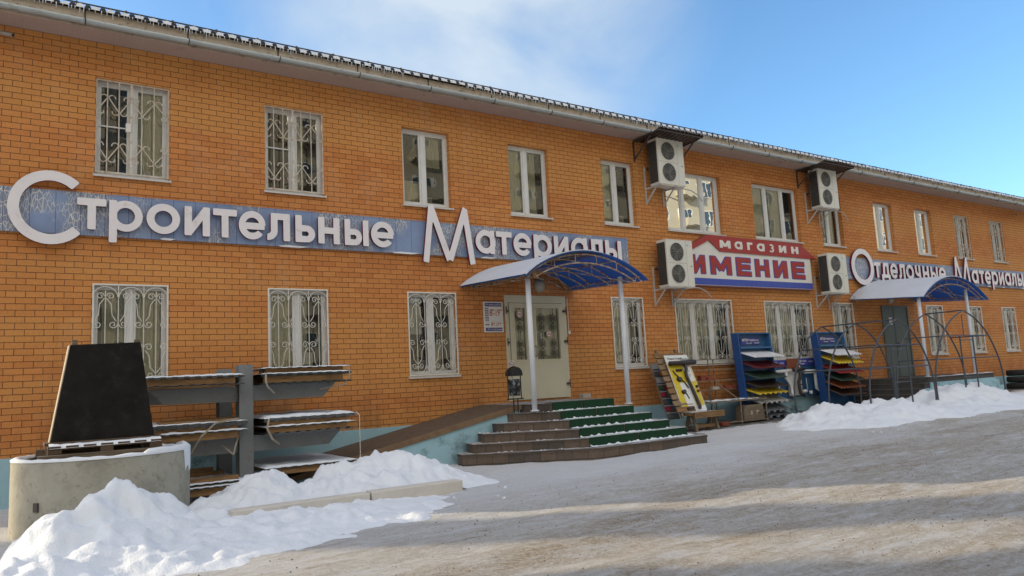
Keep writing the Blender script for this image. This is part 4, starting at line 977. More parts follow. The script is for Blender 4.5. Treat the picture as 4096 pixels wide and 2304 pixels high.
def access_ramp():
    t = thing('access_ramp', (5.8, -.8, 0), 'brown wheelchair ramp with a light blue side wall left of the entrance steps', 'ramp')
    x0, x1 = 3.1, 8.28; z0, z1 = .04, 1.055; yo = -1.56
    mb = MB(); mb.prism([(x0, z0 - .06), (x1, z1 - .06), (x1, z1), (x0, z0)], -.02, yo + .02); mb.prism([(x1, z1 - .06), (9.1, z1 - .06), (9.1, z1 - .003), (x1, z1 - .003)], -.02, yo + .1); mb.build('ramp_deck', 'ramp_top', t)
    mb = MB(); mb.prism([(x0, z0 - .09), (x1, z1 - .09), (x1, z1 + .006), (x0, z0 + .006)], yo - .05, yo + .02); 
    mb.build('ramp_edge', 'ramp_edge', t)
    mb = MB(); mb.prism([(x0 + .3, -.4), (x1 - .03, -.4), (x1 - .03, z1 - .095), (x0 + .3, z0 - .04)], yo - .02, yo + .05); mb.build('side_wall', 'plinth', t)
access_ramp()
def litter_bin():
    x, y, z = 8.10, -1.66, .905; t = thing('litter_bin', (x, y, z), 'black street litter bin with a domed hood and peeling paint left of the canopy post', 'litter bin')
    w = .15
    mb = MB(); zt = z + .74
    pts = [(x - w, y, z + .27)] + [(x - w, y, zt)] + [(x + w * math.cos(a), y, zt + w * math.sin(a)) for a in np.linspace(PI, 0, 11)] + [(x + w, y, z + .27)]
    mb.tube(pts, .012, 6); mb.bar((x - w - .03, y, z + .27), (x + w + .05, y, z + .27), .025)
    for s in (-.035, .06): mb.tube([(x + s, y, z), (x + s, y, z + .27)], .013, 6)
    mb.build('stand', 'bin_frame', t)
    mb = MB(); n = 16
    prof = [(x + .13 * math.cos(a), zt + .14 * math.sin(a)) for a in np.linspace(0, PI, n)] + [(x - .13, zt - .03), (x + .13, zt - .03)]
    mb.prism(prof, y - .11, y + .11); mb.build('hood', 'bin_frame', t)
    mb = MB(); vs = []
    for (zz, k) in ((z + .33, .88), (z + .65, 1.)):
        vs += [(x + .125 * k * math.cos(a), y + .11 * k * math.sin(a), zz) for a in np.linspace(0, 2 * PI, 17)[:-1]]
    mb.add(vs, [(i, (i + 1) % 16, 16 + (i + 1) % 16, 16 + i) for i in range(16)] + [tuple(range(15, -1, -1))], 0, True); mb.build('bucket', 'bin_black', t)
mat('bin_frame', (.02, .018, .018), .5, var=.3)
litter_bin()
mb = MB(); mb.cbox((10.98, -.25, 1.10), (.14, .065, .05), 0, Matrix.Rotation(.15, 3, 'Z')); mb.build('loose_brick', 'brick_pale', label='single pale brick lying on the platform right of the cream door', cat='brick', loc=(10.98, -.25, 1.05), bevel=.01)

# ---- far stairs
def far_steps():
    t = thing('entrance_steps', (24, -1.1, G(24, -1)), 'grey side entry steps and platform with a light blue wall at the far door', 'steps')
    mb = MB(); z = 1.0; x = 22.30; 
    mb.box(x, 26.3, -2.2, -.02, .86, z); mb.box(x - .01, 26.3, -2.22, -.02, z - .03, z + .01)
    for i in range(5):
        x -= .29; z -= .15; mb.box(x, 22.32, -2.2, -.02, z - .15, z - .002); mb.box(x - .02, x + .3, -2.215, -.02, z - .035, z + .002)
    mb.build('step_block', 'step_grey', t)
    mb = MB(); zz = .87; xx = 22.32
    mb.box(22.32, 26.3, -2.235, -2.202, 0, .86)
    for i in range(4): mb.box(26.3 + .26 * i, 26.56 + .26 * i, -2.23, -.1, -.2, .80 - .2 * i)
    mb.box(22.0, 22.32, -2.232, -2.203, 0, .7); mb.box(21.72, 22.0, -2.232, -2.203, 0, .55)
    mb.build('side_wall', 'plinth', t)
    mb = MB(); mb.grid(30, 4, lambda u, v: (22.5 + 3.8 * u, -2.24 + .25 * v, 1.014 + .02 * max(0, math.sin(PI * v)) * (.5 + noise.noise(Vector((u * 12, v, 0)))))); mb.build('snow_patch', 'thin_snow', t, fixn=False)
far_steps()

# ================================================================== CONCRETE RING, PALLET, BLACK PANEL
def ring():
    cx, cy, R, r, z0, z1 = .985, -2.98, .985, .895, -.05, .88
    t = thing('concrete_ring', (cx, cy, .0), 'big pale concrete well ring with snow on its rim, half behind the nearest snow pile', 'concrete ring')
    n = 64; mb = MB(); vs = []
    prof = [(R, z0), (R, z1 - .015), (R - .012, z1), (r + .012, z1), (r, z1 - .015), (r, z0)]
    for k in range(n):
        a = 2 * PI * k / n; vs += [(cx + q * math.cos(a), cy + q * math.sin(a), z) for q, z in prof]
    m = len(prof); mb.add(vs, [(k * m + j, ((k + 1) % n) * m + j, ((k + 1) % n) * m + j + 1, k * m + j + 1) for k in range(n) for j in range(m - 1)], 0, True)
    mb.cbox((cx - .72, cy - .66, .38), (.03, .03, .05), 1, Matrix.Rotation(.7, 3, 'Z')); mb.build('ring_wall', ['concrete', 'bracket_dark'], t)
    mb = MB(); vs = []; n = 120
    for k in range(n):
        a = 2 * PI * k / n; h = .012 + .016 * (noise.noise(Vector((a * 5, 0, 0))) + .5); h = max(.004, h)
        if -1.2 < a - 2 * PI < -.1 or a < .3: h += .03
        for q, f in ((R + .004, -.01 if not (5.75 < a < 6.3) else -.30 + .2 * abs(noise.noise(Vector((a * 12, 3, 3))))), (R + .006, .4 * h), (R - .02, h), ((R + r) / 2, h * 1.25), (r + .01, h), (r - .004, -.01)): vs.append((cx + q * math.cos(a), cy + q * math.sin(a), z1 + f))
    mb.add(vs, [(k * 6 + j, ((k + 1) % n) * 6 + j, ((k + 1) % n) * 6 + j + 1, k * 6 + j + 1) for k in range(n) for j in range(5)], 0, True); mb.build('snow_cap', 'snow', t)
ring()
def pallet():
    x0, x1, y0, y1, z = .36, 1.58, -3.42, -2.55, .885
    t = thing('pallet', ((x0 + x1) / 2, -3, z), 'snow dusted dark wooden pallet lying on the concrete ring under the black panel', 'pallet')
    M = Matrix.Translation((.97, -3, 0)) @ Matrix.Rotation(0, 4, 'Z')
    mb = MB()
    for i in range(3): mb.box(x0, x1, y0 + i * .38, y0 + i * .38 + .1, z - .002, z + .02)
    for i in range(3):
        for j in range(3): mb.box(x0 + j * .54, x0 + j * .54 + .14, y0 + i * .38, y0 + i * .38 + .1, z + .02, z + .10)
    for i in range(3): mb.box(x0, x1, y0 + i * .38, y0 + i * .38 + .1, z + .10, z + .12)
    mb.build('pallet_base', 'wood_dark', t)
    mb = MB(); k = x0
    while k < x1 - .05: mb.box(k, k + .13, y0 - .01, y1, z + .12, z + .142); k += .182
    mb.build('deck_boards', 'wood_dark', t)
    mb = MB(); mb.grid(30, 8, lambda u, v: (x0 + .01 + (x1 - x0 - .02) * u, y0 - .012 + .26 * v, z + .146 + .02 * math.sin(PI * min(1, v * 1.0)) * (.7 + noise.noise(Vector((u * 10, v * 3, 0))) + (.5 if u > .9 else 0)) - (.03 if v < .01 else 0))); mb.build('snow_cover', 'thin_snow', t, fixn=False)
    for q in ((x0 - .1, x1 + .12, y0 - .12, y0 - .02, z - .01, z + .045), (x0 - .1, x1 + .05, y1, y1 + .1, z, z + .08)): mb = MB(); mb.box(*q); mb.build('loose_beam', 'wood_grey', t)
pallet()
def black_panel():
    z0 = 1.035; y0, y1 = -3.14, -2.78
    t = thing('display_panel', (.95, -2.95, z0), 'tapered black covered display panel standing on the pallet and concrete ring', 'display panel')
    mb = MB()
    b = [(.385, z0), (1.52, z0 + .012), (1.36, 2.26), (.575, 2.235)]
    mb.add([(x, y0 - .07 * (0 if z > 1.5 else 1), z) for x, z in b] + [(x, y1, z) for x, z in b], [(0, 1, 2, 3), (7, 6, 5, 4), (0, 4, 5, 1), (1, 5, 6, 2), (2, 6, 7, 3), (3, 7, 4, 0)])
    mb.build('cover_sheet', 'black_sheet', t, bevel=.01)
    mb = MB(); mb.prism([(.375, z0), (.385, z0), (.577, 2.235), (.565, 2.235)], y0 - .02, y1 - .05); mb.build('side_lath', 'brick_pale', t)
    mb = MB()
    for x in (.60, 1.30): mb = MB(); mb.box(x, x + .06, y0 + .08, y0 + .14, 2.2, 2.30); mb.build('frame_post', 'wood_grey', t)
    mb = MB(); mb.box(.33, 1.6, y0 - .12, y1 + .05, z0 - .008, z0 + .03); mb.build('base_board', 'wood_dark', t)
black_panel()

# ================================================================== CANTILEVER RACK AND STACKS
def rack():
    t = thing('cantilever_rack', (3.0, -1.3, .05), 'grey steel cantilever rack with thick arms standing before the left facade', 'storage rack')
    for (x, y, w, zt, m) in ((2.955, -2.02, .205, 1.975, 'steel_grey'), (2.95, -.72, .20, 1.96, 'steel_grey')):
        mb = MB(); mb.box(x - w / 2, x + w / 2, y - .012, y, -.1, zt); mb.box(x - w / 2, x + w / 2, y + .22, y + .232, -.1, zt); mb.box(x - .006, x + .006, y, y + .22, -.1, zt); mb.box(x + w / 2 - .014, x + w / 2 - .002, y, y + .22, -.1, zt - .001, 1) ; mb.build('column', [m, 'steel_blue'], t)
    for y in (-1.98, -.68):
        for z0, z1, a0, a1 in ((1.42, 1.64, 1.62, 4.38), (.66, .885, 1.72, 4.46)):
            for s in (0, 1):
                mb = MB(); ye = y + .02
                if s: poly = [(3.06, z0), (a1 - .2, z0 + .01), (a1, z1), (3.06, z1)]
                else: poly = [(2.85, z0), (a0 + .2, z0 + .01), (a0, z1), (2.85, z1)]
                mb.prism(poly, ye, ye + .012); xa, xb = min(p[0] for p in poly), max(p[0] for p in poly); mb.box(xa, xb, ye - .02, ye + .10, z1, z1 + .012); mb.build('arm', 'steel_grey', t)
    mb = MB(); mb.box(2.93, 2.98, -1.78, -.72, .12, .2); mb.box(2.93, 2.98, -1.78, -.72, 1.1, 1.18); mb.build('tie_beam', 'steel_grey', t)
rack()
def corr(mb, xa, xb, ya, yb, z, n, amp=.012, thick=.004, mi=0, dz=0., jag=True, zf=None):
    """corrugated sheet, ribs running along y; dz = rise from front (ya) to back (yb)"""
    pts = []; p = (xb - xa) / n
    for k in range(n): pts += [(xa + p * k, 0), (xa + p * (k + .35), 0), (xa + p * (k + .45), amp), (xa + p * (k + .9), amp)]
    pts.append((xb, 0)); m = len(pts)
    vs = [(x, ya, z + q) for x, q in pts] + [(x, yb, z + q + dz) for x, q in pts] + [(x, ya, z + q - thick) for x, q in pts]
    mb.add(vs, [(i, i + 1, m + i + 1, m + i) for i in range(m - 1)] + [(2 * m + i, 2 * m + i + 1, i + 1, i) for i in range(m - 1)], mi)
def sheet_stack(xa, xb, z, layers, label, y0=-2.26, y1=-.45, n=9, tilt=0.):
    """layers bottom to top: ('w',h) timber bearers, ('g'|'s',k) k metal sheets, ('n',h) snow, ('p',h) loose planks"""
    t = thing('sheet_stack', ((xa + xb) / 2, (y0 + y1) / 2, z), label, 'sheet stack', 'stacks of metal sheets on the rack')
    rn = random.Random(int(xa * 100 + z * 37))
    for kind, v in layers:
        mb = MB()
        if kind == 'w':
            for q in (y0 + .03, -1.3, y1 - .12): mb = MB(); mb.box(xa + .06, xb - .13, q, q + .10, z, z + v); mb.build('timber_bearer', 'wood', t)
            z += v
        elif kind in 'gs':
            for k in range(v): corr(mb, xa + rn.uniform(-.01, .01), xb + rn.uniform(-.01, .01), y0 - rn.uniform(0, .02), y1, z, n, .016, .007); z += .011
            mb.build('metal_sheets', 'sheet_green' if kind == 'g' else 'sheet_grey', t, fixn=False); z += .006
        elif kind == 'n':
            nn = 90
            def S(u, w_):
                rib = .006 if (u * n) % 1 > .4 else 0
                if w_ == 0: return (xa + (xb - xa) * u, y0 - .008, z + rib - .004)
                e = v * (.75 + .5 * noise.noise(Vector((u * 7, w_ * 3, z * 9)))) * min(1, u * 14) * min(1, (1 - u) * 14)
                return (xa + (xb - xa) * u, y0 - .008 + (y1 - y0) * .97 * (w_ - .1) / .9 * 1.0 if w_ > .1 else y0 - .004, z + rib * .5 + e * (1 if w_ > .15 else .9))
            mb.grid(nn, 10, S); mb.build('snow_cover', 'snow', t, fixn=False); z += .006
        elif kind == 'p':
            for k in range(3): mb = MB(); mb.box(xa + .12 + .03 * k, xb - .1 - .04 * k, y0 + .1 + .25 * k, y0 + .3 + .25 * k, z, z + v * (.6 + .4 * rn.random())); mb.build('loose_plank', 'wood', t)
            z += v
    return t
sheet_stack(3.12, 4.55, 1.655, [('g', 2), ('w', .095), ('g', 3), ('n', .02), ('p', .08), ('n', .012)], 'snow dusted green metal sheets with a plank lying on top, right of the steel column')
sheet_stack(1.50, 2.88, 1.655, [('w', .03), ('s', 1), ('w', .09), ('s', 2), ('n', .028)], 'snow covered stack of grey metal sheets, top left of the rack')
sheet_stack(3.16, 4.60, .90, [('s', 2), ('w', .075), ('s', 1), ('n', .026), ('w', .07), ('s', 4), ('n', .05)], 'snow covered pale metal sheets on the lower right arm of the rack')
sheet_stack(1.62, 2.92, .90, [('w', .10), ('s', 1), ('n', .03), ('w', .06), ('s', 5), ('n', .015), ('p', .05)], 'stack of grey sheets and planks on the lower left arm of the rack', n=8)
sheet_stack(3.16, 4.64, .30, [('w', .09), ('g', 1), ('n', .03)], 'single snowy sheet on timber near the ground, bottom right of the rack')
sheet_stack(1.7, 2.92, .12, [('w', .10), ('s', 1), ('n', .02), ('w', .03), ('g', 1), ('n', .02), ('w', .07)], 'low stack of sheets and yellowish timber near the ground, bottom left of the rack')
def straps():
    S = [([(3.18, -2.29, 1.83), (3.17, -2.33, 1.70), (3.20, -2.31, 1.62), (3.36, -2.10, 1.52)], .022, 'pale cloth strap hanging from the top right sheet stack beside the column'),
         ([(4.50, -2.28, 1.87), (4.51, -2.29, 1.76), (4.42, -2.25, 1.60), (4.10, -2.06, 1.55)], .016, 'pale cloth strap pulled tight at the outer end of the top right stack'),
         ([(3.22, -2.28, 1.14), (3.18, -2.34, 1.0), (3.26, -2.32, .84), (3.44, -2.06, .74)], .022, 'pale cloth strap hanging from the lower right sheet stack'),
         ([(2.78, -2.28, 1.18), (2.45, -2.33, 1.14), (2.25, -2.34, .96), (2.14, -2.2, .72)], .02, 'long pale strap arching over the lower left sheet stack'),
         ([(4.62, -2.25, 1.16), (4.66, -2.28, 1.10), (4.66, -2.28, .8), (4.66, -2.28, .42)], .010, 'thin rusty chain hanging from the outer end of the lower right stack'),
         ([(2.86, -2.05, .98), (2.76, -2.2, .80), (2.72, -2.22, .66), (2.60, -2.06, .80)], .018, 'short strap with a steel turnbuckle left of the rack column')]
    for pts, w, lb in S:
        mb = MB(); q = []
        for i in range(len(pts) - 1):
            for k in range(5): q.append(Vector(pts[i]).lerp(Vector(pts[i + 1]), k / 5))
        q.append(Vector(pts[-1]))
        for a, b in zip(q[:-1], q[1:]): mb.bar(a, b + (b - a) * .1, w * 1.3, .006, 0, up=(0, 1, 0))
        mb.build('tie_strap', 'strap' if 'chain' not in lb else 'rusty', label=lb, cat='strap', loc=pts[-1])
straps()

# ================================================================== DISPLAYS RIGHT OF THE STEPS
def lean(p0, p1, x0, x1):
    """matrix mapping (u along x, v up the board, n out of the board) for a board whose foot line is at p0=(y,z), top at p1, x shift allowed"""
    a = Vector((x0, p0[0], p0[1])); b = Vector((x1, p1[0], p1[1])); v = (b - a).normalized(); u = Vector((1, 0, 0)); n = u.cross(v).normalized(); u = v.cross(n).normalized() if False else u
    M = Matrix(((1, v.x, n.x, a.x), (0, v.y, n.y, a.y), (0, v.z, n.z, a.z), (0, 0, 0, 1))); return M, (b - a).length
def gutter_board():
    t = thing('gutter_display_board', (13.7, -.9, .5), 'yellow and white sample board with dark brown gutter parts leaning on a bench', 'display board')
    M, L = lean((-1.15, .58), (-.55, 1.95), 13.20, 13.28); w = .80
    s = 1
    mb = MB(); mb.box(0, w, 0, L, -.008, .008, 0, M); mb.box(.015, w - .015, 0.14, L - .24, s * .0115, s * .0085, 1, M); mb.box(.50, w - .05, L * .52, L * .80, s * .0145, s * .012, 0, M); mb.box(.50, w - .05, L * .80, L * .83, s * .0145, s * .012, 2, M)
    mb.box(.20, .50, .12, L * .50, s * .0145, s * .012, 0, M); mb.build('board', ['board_white', 'board_yellow', 'print_red'], t)
    mb = MB(); M2 = M @ Matrix.Translation((0, 0, -.0005))
    def tx(str_, x, y, sz, bold=0.): text_faces(mb, str_, x, y, sz, .0105, 0, bold, 1, 'LEFT', M @ Matrix(((1, 0, 0, 0), (0, 1, 0, 0), (0, 0, s, 0), (0, 0, 0, 1))))
    tx('Водосточный', .08, L - .12, .075, .001); tx('Döcke', .50, L - .16, .115, .002)
    for k in range(9): mb.box(.53, w - .10 - .03 * (k % 3), L * .78 - k * .035, L * .78 - k * .035 + .008, s * .017, s * .015, 0, M)
    mb.build('board_text', 'print_dark', t)
    mb = MB(); P = lambda u, v, n: M @ Vector((u, v, s * n))
    mb.tube([P(.02, L - .26, .09), P(.9, L - .24, .09)], .058, 10); mb.build('gutter_length', 'gutter_brown', t)
    mb = MB(); mb.tube([P(.52, L - .28, .09), P(.52, L - .42, .08), P(.47, L - .52, .07), P(.47, L - .6, .06), P(.52, L * .3, .06), P(.55, .12, .06), P(.50, .05, .08)], .04, 10); mb.build('downpipe', 'gutter_brown', t)
    for nm, q in (('pipe_joint', [(.22, L * .72, .03), (.40, L * .72, .03)]), ('gutter_bracket', [(.10, L * .72, .03), (.14, L * .66, .03), (.36, L * .50, .03), (.42, L * .40, .03)]), ('pipe_clamp', [(.26, L * .38, .02), (.33, L * .22, .02)]), ('pipe_elbow', [(.12, .06, .04), (.20, .07, .04), (.34, .08, .04)])):
        mb = MB(); mb.tube([P(*a) for a in q], .032 if nm in ('pipe_joint', 'pipe_elbow') else .014, 8); mb.build(nm, 'gutter_brown', t)
    for cu_, cv_, r_ in ((.22, L * .56, .085), (.22, L * .34, .07), (.73, L * .42, .045), (.72, L * .34, .045)):
        mb = MB(); n = 12; vs = [P(cu_ + r_ * math.cos(2 * PI * k / n), cv_ + r_ * .8 * math.sin(2 * PI * k / n), .012) for k in range(n)] + [P(cu_ + r_ * .8 * math.cos(2 * PI * k / n), cv_ + r_ * .6 * math.sin(2 * PI * k / n), .07) for k in range(n)]
        mb.add(vs, [(k, (k + 1) % n, n + (k + 1) % n, n + k) for k in range(n)] + [tuple(range(n, 2 * n))]); mb.build('end_cap', 'gutter_brown' if cu_ < .5 or cv_ > L * .4 else 'sheet_rust', t)
gutter_board()
def bench():
    t = thing('bench', (13.9, -1.1, G(14, -1)), 'rough wooden trestle bench at the foot of the yellow board', 'bench')
    mb = MB(); mb.box(13.25, 14.28, -1.42, -1.02, .50, .56); mb.box(13.25, 14.28, -1.44, -1.40, .44, .58); mb.build('seat_plank', 'wood', t)
    for x in (13.36, 14.10):
        for dy, dx in ((-.12, -.02), (.16, .02)): mb = MB(); mb.bar((x, -1.22 + dy * .4, .5), (x + dx, -1.22 + dy * 1.4, .12), .06); mb.build('leg', 'wood_grey', t)
    mb = MB(); mb.bar((13.34, -1.3, .24), (14.12, -1.3, .24), .05, .07); mb.build('stretcher', 'wood', t)
    mb = MB(); mb.grid(20, 5, lambda u, v: (13.3 + .9 * u, -1.40 + .3 * v, .562 + .025 * max(0, noise.noise(Vector((u * 6, v * 3, 1))) + .35) * math.sin(PI * v))); mb.build('snow_patch', 'snow', t, fixn=False)
bench()
def shingle_rack():
    t = thing('shingle_display_rack', (13.3, -.6, .4), 'tilted wooden rack of brown plank samples leaning on the wall behind the yellow board', 'display rack')
    M, L = lean((-1.16, .45), (-.30, 2.03), 12.97, 13.12)
    mb = MB()
    for u in (.12, .78): mb = MB(); mb.box(u, u + .06, 0, L + .07, .0, .05, 0, M); mb.build('rail', 'wood_grey', t)
    k = 0; v = L - .06
    while v > .1:
        mb = MB(); mb.box(-.02 + .02 * (k % 2), 1.0 if k < 3 else .62, v - .13, v, .052, .085, 0, M); mb.build('sample_plank', 'shingle' if k % 3 else 'wood', t, bevel=.006); v -= .165; k += 1
shingle_rack()
def sample_board():
    t = thing('colour_sample_board', (13.0, -.8, .45), 'narrow grey board with rows of coloured samples leaning left of the plank rack', 'display board')
    M, L = lean((-.85, .42), (-.20, 1.77), 12.97, 13.15); s = 1
    mb = MB(); mb.box(0, .40, 0, L, -.006, .006, 0, M); mb.box(-.012, 0, 0, L, -.02, .02, 1, M); mb.build('board', ['sample_grey', 'steel'], t)
    cols = [('caption_grey',), ('sample_grey', 'sample_orange'), ('caption_grey', 'brick_pale'), ('sample_green', 'sample_red'), ('sample_red', 'sample_grey'), ('sample_grey', 'sample_teal'), ('sample_red', 'sample_grey'), ('sample_grey', 'sample_grey')]
    rows = len(cols); hh = L / rows
    for i, cc in enumerate(cols):
        for j, c in enumerate(cc):
            mb = MB(); ww = .38 / len(cc); mb.box(.01 + ww * j, .01 + ww * (j + 1) - .01, L - (i + 1) * hh + .03, L - i * hh - .045, s * .022, s * .007, 0, M); mb.build('sample_tile', c, t)
        mb = MB(); mb.box(.005, .39, L - i * hh - .032, L - i * hh - .008, s * .012, s * .007, 0, M); mb.build('caption_strip', 'caption_grey', t)
sample_board()
def metal_frame_rack():
    t = thing('metal_display_rack', (15.4, -.6, .15), 'rusty angle iron rack with thin shelf bars between the yellow board and first blue stand', 'display rack')
    mat('rack_iron', (.20, .15, .11), .7, var=.3, scale=9, grime=(.36, .3, .24), gscale=9, gthr=.6)
    mb = MB(); xa, xb = 14.42, 16.45; yb, yf = -.18, -.62; z0 = G(15, -1) + .02
    for x in (xa, 15.25, 15.45, xb):
        mb = MB(); mb.bar((x, yb, z0), (x, yb, 1.82), .022)
        if x != 15.25: mb.bar((x, yf - .35, z0), (x, yf - .35, .74), .025); mb.bar((x, yf - .35, .74), (x, yb, 1.25), .02)
        mb.build('upright', 'rack_iron', t)
    for z in (1.82, 1.70, 1.55, 1.27, 1.02):
        mb = MB(); mb.bar((xa, yb - .02, z), (xb + .02, yb - .02, z), .02); mb.bar((xa, yb - .12, z), (xb + .02, yb - .12, z), .016); mb.build('shelf_bar', 'rack_iron', t)
    mb = MB(); mb.bar((xa - .1, yf - .35, .74), (xb + .05, yf - .35, .74), .03); mb.bar((xa - .1, yb, .70), (xb + .05, yb, .70), .03); mb.bar((xa - .1, yf - .35, z0 + .06), (xb + .05, yf - .35, z0 + .06), .03)
    for x in (xa, 15.45, xb): mb.bar((x, yf - .35, .74), (x, yb, .72), .02); mb.bar((x, yf - .35, z0 + .06), (x, yb, z0 + .06), .02)
    mb.build('lower_deck', 'rack_iron', t)
    mb = MB(); mb.grid(40, 5, lambda u, v: (xa + .1 + (xb - xa - .1) * u, -.92 + .6 * v, .755 + .03 * max(0, .3 + noise.noise(Vector((u * 9, v * 3, 2)))))); mb.build('snow_patch', 'snow', t, fixn=False)
metal_frame_rack()
for (x, y, z, w, h, m, lb) in ((14.80, -.25, 1.29, .20, .13, 'brick_red', 'red facing brick standing upright on the upper shelf bar of the rusty rack'), (15.05, -.25, 1.285, .27, .08, 'brick_red', 'long red facing brick with snow on the upper shelf bar of the rusty rack'),
                             (15.22, -.25, 1.035, .25, .075, 'brick_pale', 'pale cream brick on the lower shelf bar of the rusty rack'), (15.72, -.25, 1.035, .27, .09, 'brick_red', 'left one of two red bricks on the lower shelf bar of the rusty rack'), (16.06, -.25, 1.035, .27, .1, 'brick_red', 'right one of two red bricks on the lower shelf bar of the rusty rack'),
                             (14.55, -1.05, .16, .25, .09, 'brick_red', 'red brick lying on the ground right of the wooden bench')):
    mb = MB(); mb.box(x, x + w, y - .06, y + .06, z, z + h); mb.build('facing_brick', m, label=lb, cat='brick', group='sample bricks on the rusty rack', loc=(x + w / 2, y, z), bevel=.008)
mb = MB(); mb.prism([(15.50, .20), (16.34, .20), (16.26, .60), (15.56, .60)], -1.0, -.72, 0); mb.box(15.78, 15.84, -1.004, -1.001, .35, .46, 1); mb.box(16.0, 16.10, -1.004, -1.001, .42, .46, 1); mb.box(16.0, 16.03, -1.004, -1.001, .35, .42, 1)
mb.build('trough', ['wood_grey', 'brick_pale'], label='grey brown tapered trough with pale marks under the rusty rack', cat='trough', loc=(15.9, -.85, .2), bevel=.01)

def blue_stand(x0, sheets, label, grp):
    w = 1.38; z0 = G(x0, -.6); zt = 2.47; yt, yb = -.42, -.58
    t = thing('sheet_display_stand', (x0 + w / 2, -.5, z0), label, 'display stand', grp)
    def Y(z): return yb + (yt - yb) * (z - z0) / (zt - z0)
    def slab(mb, a, b, za, zb, d0, d1, mi=0):
        mb.add([(x, Y(z) + d, z) for z in (za, zb) for d in (d0, d1) for x in (a, b)], [(0, 2, 3, 1), (4, 5, 7, 6), (0, 1, 5, 4), (2, 6, 7, 3), (0, 4, 6, 2), (1, 3, 7, 5)], mi)
    mb = MB(); slab(mb, x0, x0 + .05, z0, zt, -.10, .12, 0); mb.build('side_panel', 'stand_bright', t)
    mb = MB(); slab(mb, x0 + w - .05, x0 + w, z0, zt, -.10, .12, 0); mb.build('side_panel', 'stand_blue', t)
    mb = MB(); slab(mb, x0 + .05, x0 + w - .05, z0, zt, .06, .11)
    z = z0 + .1
    while z < zt - .1: slab(mb, x0 + .05, x0 + w - .05, z, z + .025, .035, .06); z += .30
    mb.build('back_panel', 'stand_blue', t)
    mb = MB(); slab(mb, x0, x0 + w, zt, zt + .03, -.10, .13); slab(mb, x0 + .05, x0 + w, zt - .40, zt - .36, -.12, .06); slab(mb, x0 + .05, x0 + w, z0 + .02, z0 + .08, -.10, .06)
    mb.build('cross_rail', 'stand_blue', t)
    mb = MB(); za, zb = zt - .29, zt - .10; a, b = x0 + .25, x0 + 1.02
    mb.add([(a, Y(za) + .03, za), (b, Y(za) + .03, za), (b, Y(zb) + .03, zb), (a, Y(zb) + .03, zb)], [(0, 1, 2, 3)]); mb.build('header_label', 'print_violet', t)
    mb = MB(); yy = Y(zb) + .02 - .02
    text_faces(mb, 'МП', a + .03, za + .09, .10, yy, bold=.002); text_faces(mb, 'Металл', a + .20, za + .09, .095, yy, bold=.001); text_faces(mb, 'Профиль', a + .20, za + .02, .055, yy); text_faces(mb, 'кровля', a + .53, za + .10, .06, yy); text_faces(mb, 'фасады', a + .53, za + .03, .06, yy)
    mb.build('header_text', 'sign_white', t)
    for (z, m, dep, amp, n, drop) in sheets:
        mb = MB(); p = (w - .12) / n; xa = x0 + .05; pts = []
        for k in range(n): pts += [(xa + p * k, 0), (xa + p * (k + .3), 0), (xa + p * (k + .42), amp), (xa + p * (k + .88), amp)]
        pts.append((xa + w - .12, 0)); q = len(pts); skew = .10
        back = [(x, Y(z) + .03, z + e) for x, e in pts]; front = [(x + skew, Y(z) + .03 - dep, z - drop + e) for x, e in pts]; ft = [(a_, b_, c_ - .008) for a_, b_, c_ in front]
        mb.add(back + front + ft, [(i, i + 1, q + i + 1, q + i) for i in range(q - 1)] + [(q + i, q + i + 1, 2 * q + i + 1, 2 * q + i) for i in range(q - 1)])
        mb.build('sample_sheet', m, t, fixn=False)
S1 = [(1.98, 'sheet_white', .50, .02, 12, .17), (1.72, 'sheet_red', .48, .018, 12, .20), (1.45, 'sheet_darkgreen', .48, .018, 11, .20), (1.20, 'sheet_brown', .46, .016, 13, .18), (.99, 'sheet_yellow', .46, .03, 6, .15), (.78, 'sheet_galv', .46, .035, 6, .18), (.58, 'sheet_steel', .44, .05, 5, .22), (.40, 'sheet_steel', .42, .06, 4, .18), (.24, 'sheet_steel', .42, .07, 3, .14)]
S2 = [(2.0, 'sheet_white', .60, .02, 11, .22), (1.80, 'sheet_yellow', .62, .022, 9, .26), (1.52, 'sheet_bright_red', .60, .018, 11, .26), (1.30, 'sheet_darkgreen', .58, .02, 9, .26), (1.08, 'sheet_rust', .56, .02, 9, .25), (.88, 'sheet_brown', .56, .02, 10, .26)]
blue_stand(16.10, S1, 'nearer blue stand holding nine tilted roofing sheet samples, dark red second from top', 'blue stands of roofing sheets')
blue_stand(19.60, S2, 'farther blue stand whose second sheet sample is bright yellow and third bright red', 'blue stands of roofing sheets')
def gutter_panel(x0, x1, z0, z1, label, items):
    t = thing('gutter_display_stand', ((x0 + x1) / 2, -.15, z0), label, 'display panel')
    mb = MB(); mb.box(x0, x1, -.14, -.06, z0, z1); x = x0 + .03
    while x < x1 - .03: mb.box(x, x + .03, -.15, -.141, z0 + .01, z1 - .2); x += .075
    mb.build('panel', 'stand_blue', t)
    mb = MB(); mb.box(x0, x1, -.165, -.142, z1 - .19, z1 + .01); mb.build('header_label', 'print_violet', t)
    mb = MB(); text_faces(mb, 'МП', x0 + .03, z1 - .13, .11, -.168); text_faces(mb, 'Металл', x0 + .2, z1 - .09, .085, -.168); text_faces(mb, 'Профиль', x0 + .2, z1 - .16, .055, -.168); text_faces(mb, 'кровля', x0 + .62, z1 - .1, .06, -.168); mb.build('header_text', 'sign_white', t)
    for nm, m, pts, r in items:
        mb = MB(); mb.tube(pts, r, 10); mb.build(nm, m, t)
y = -.26
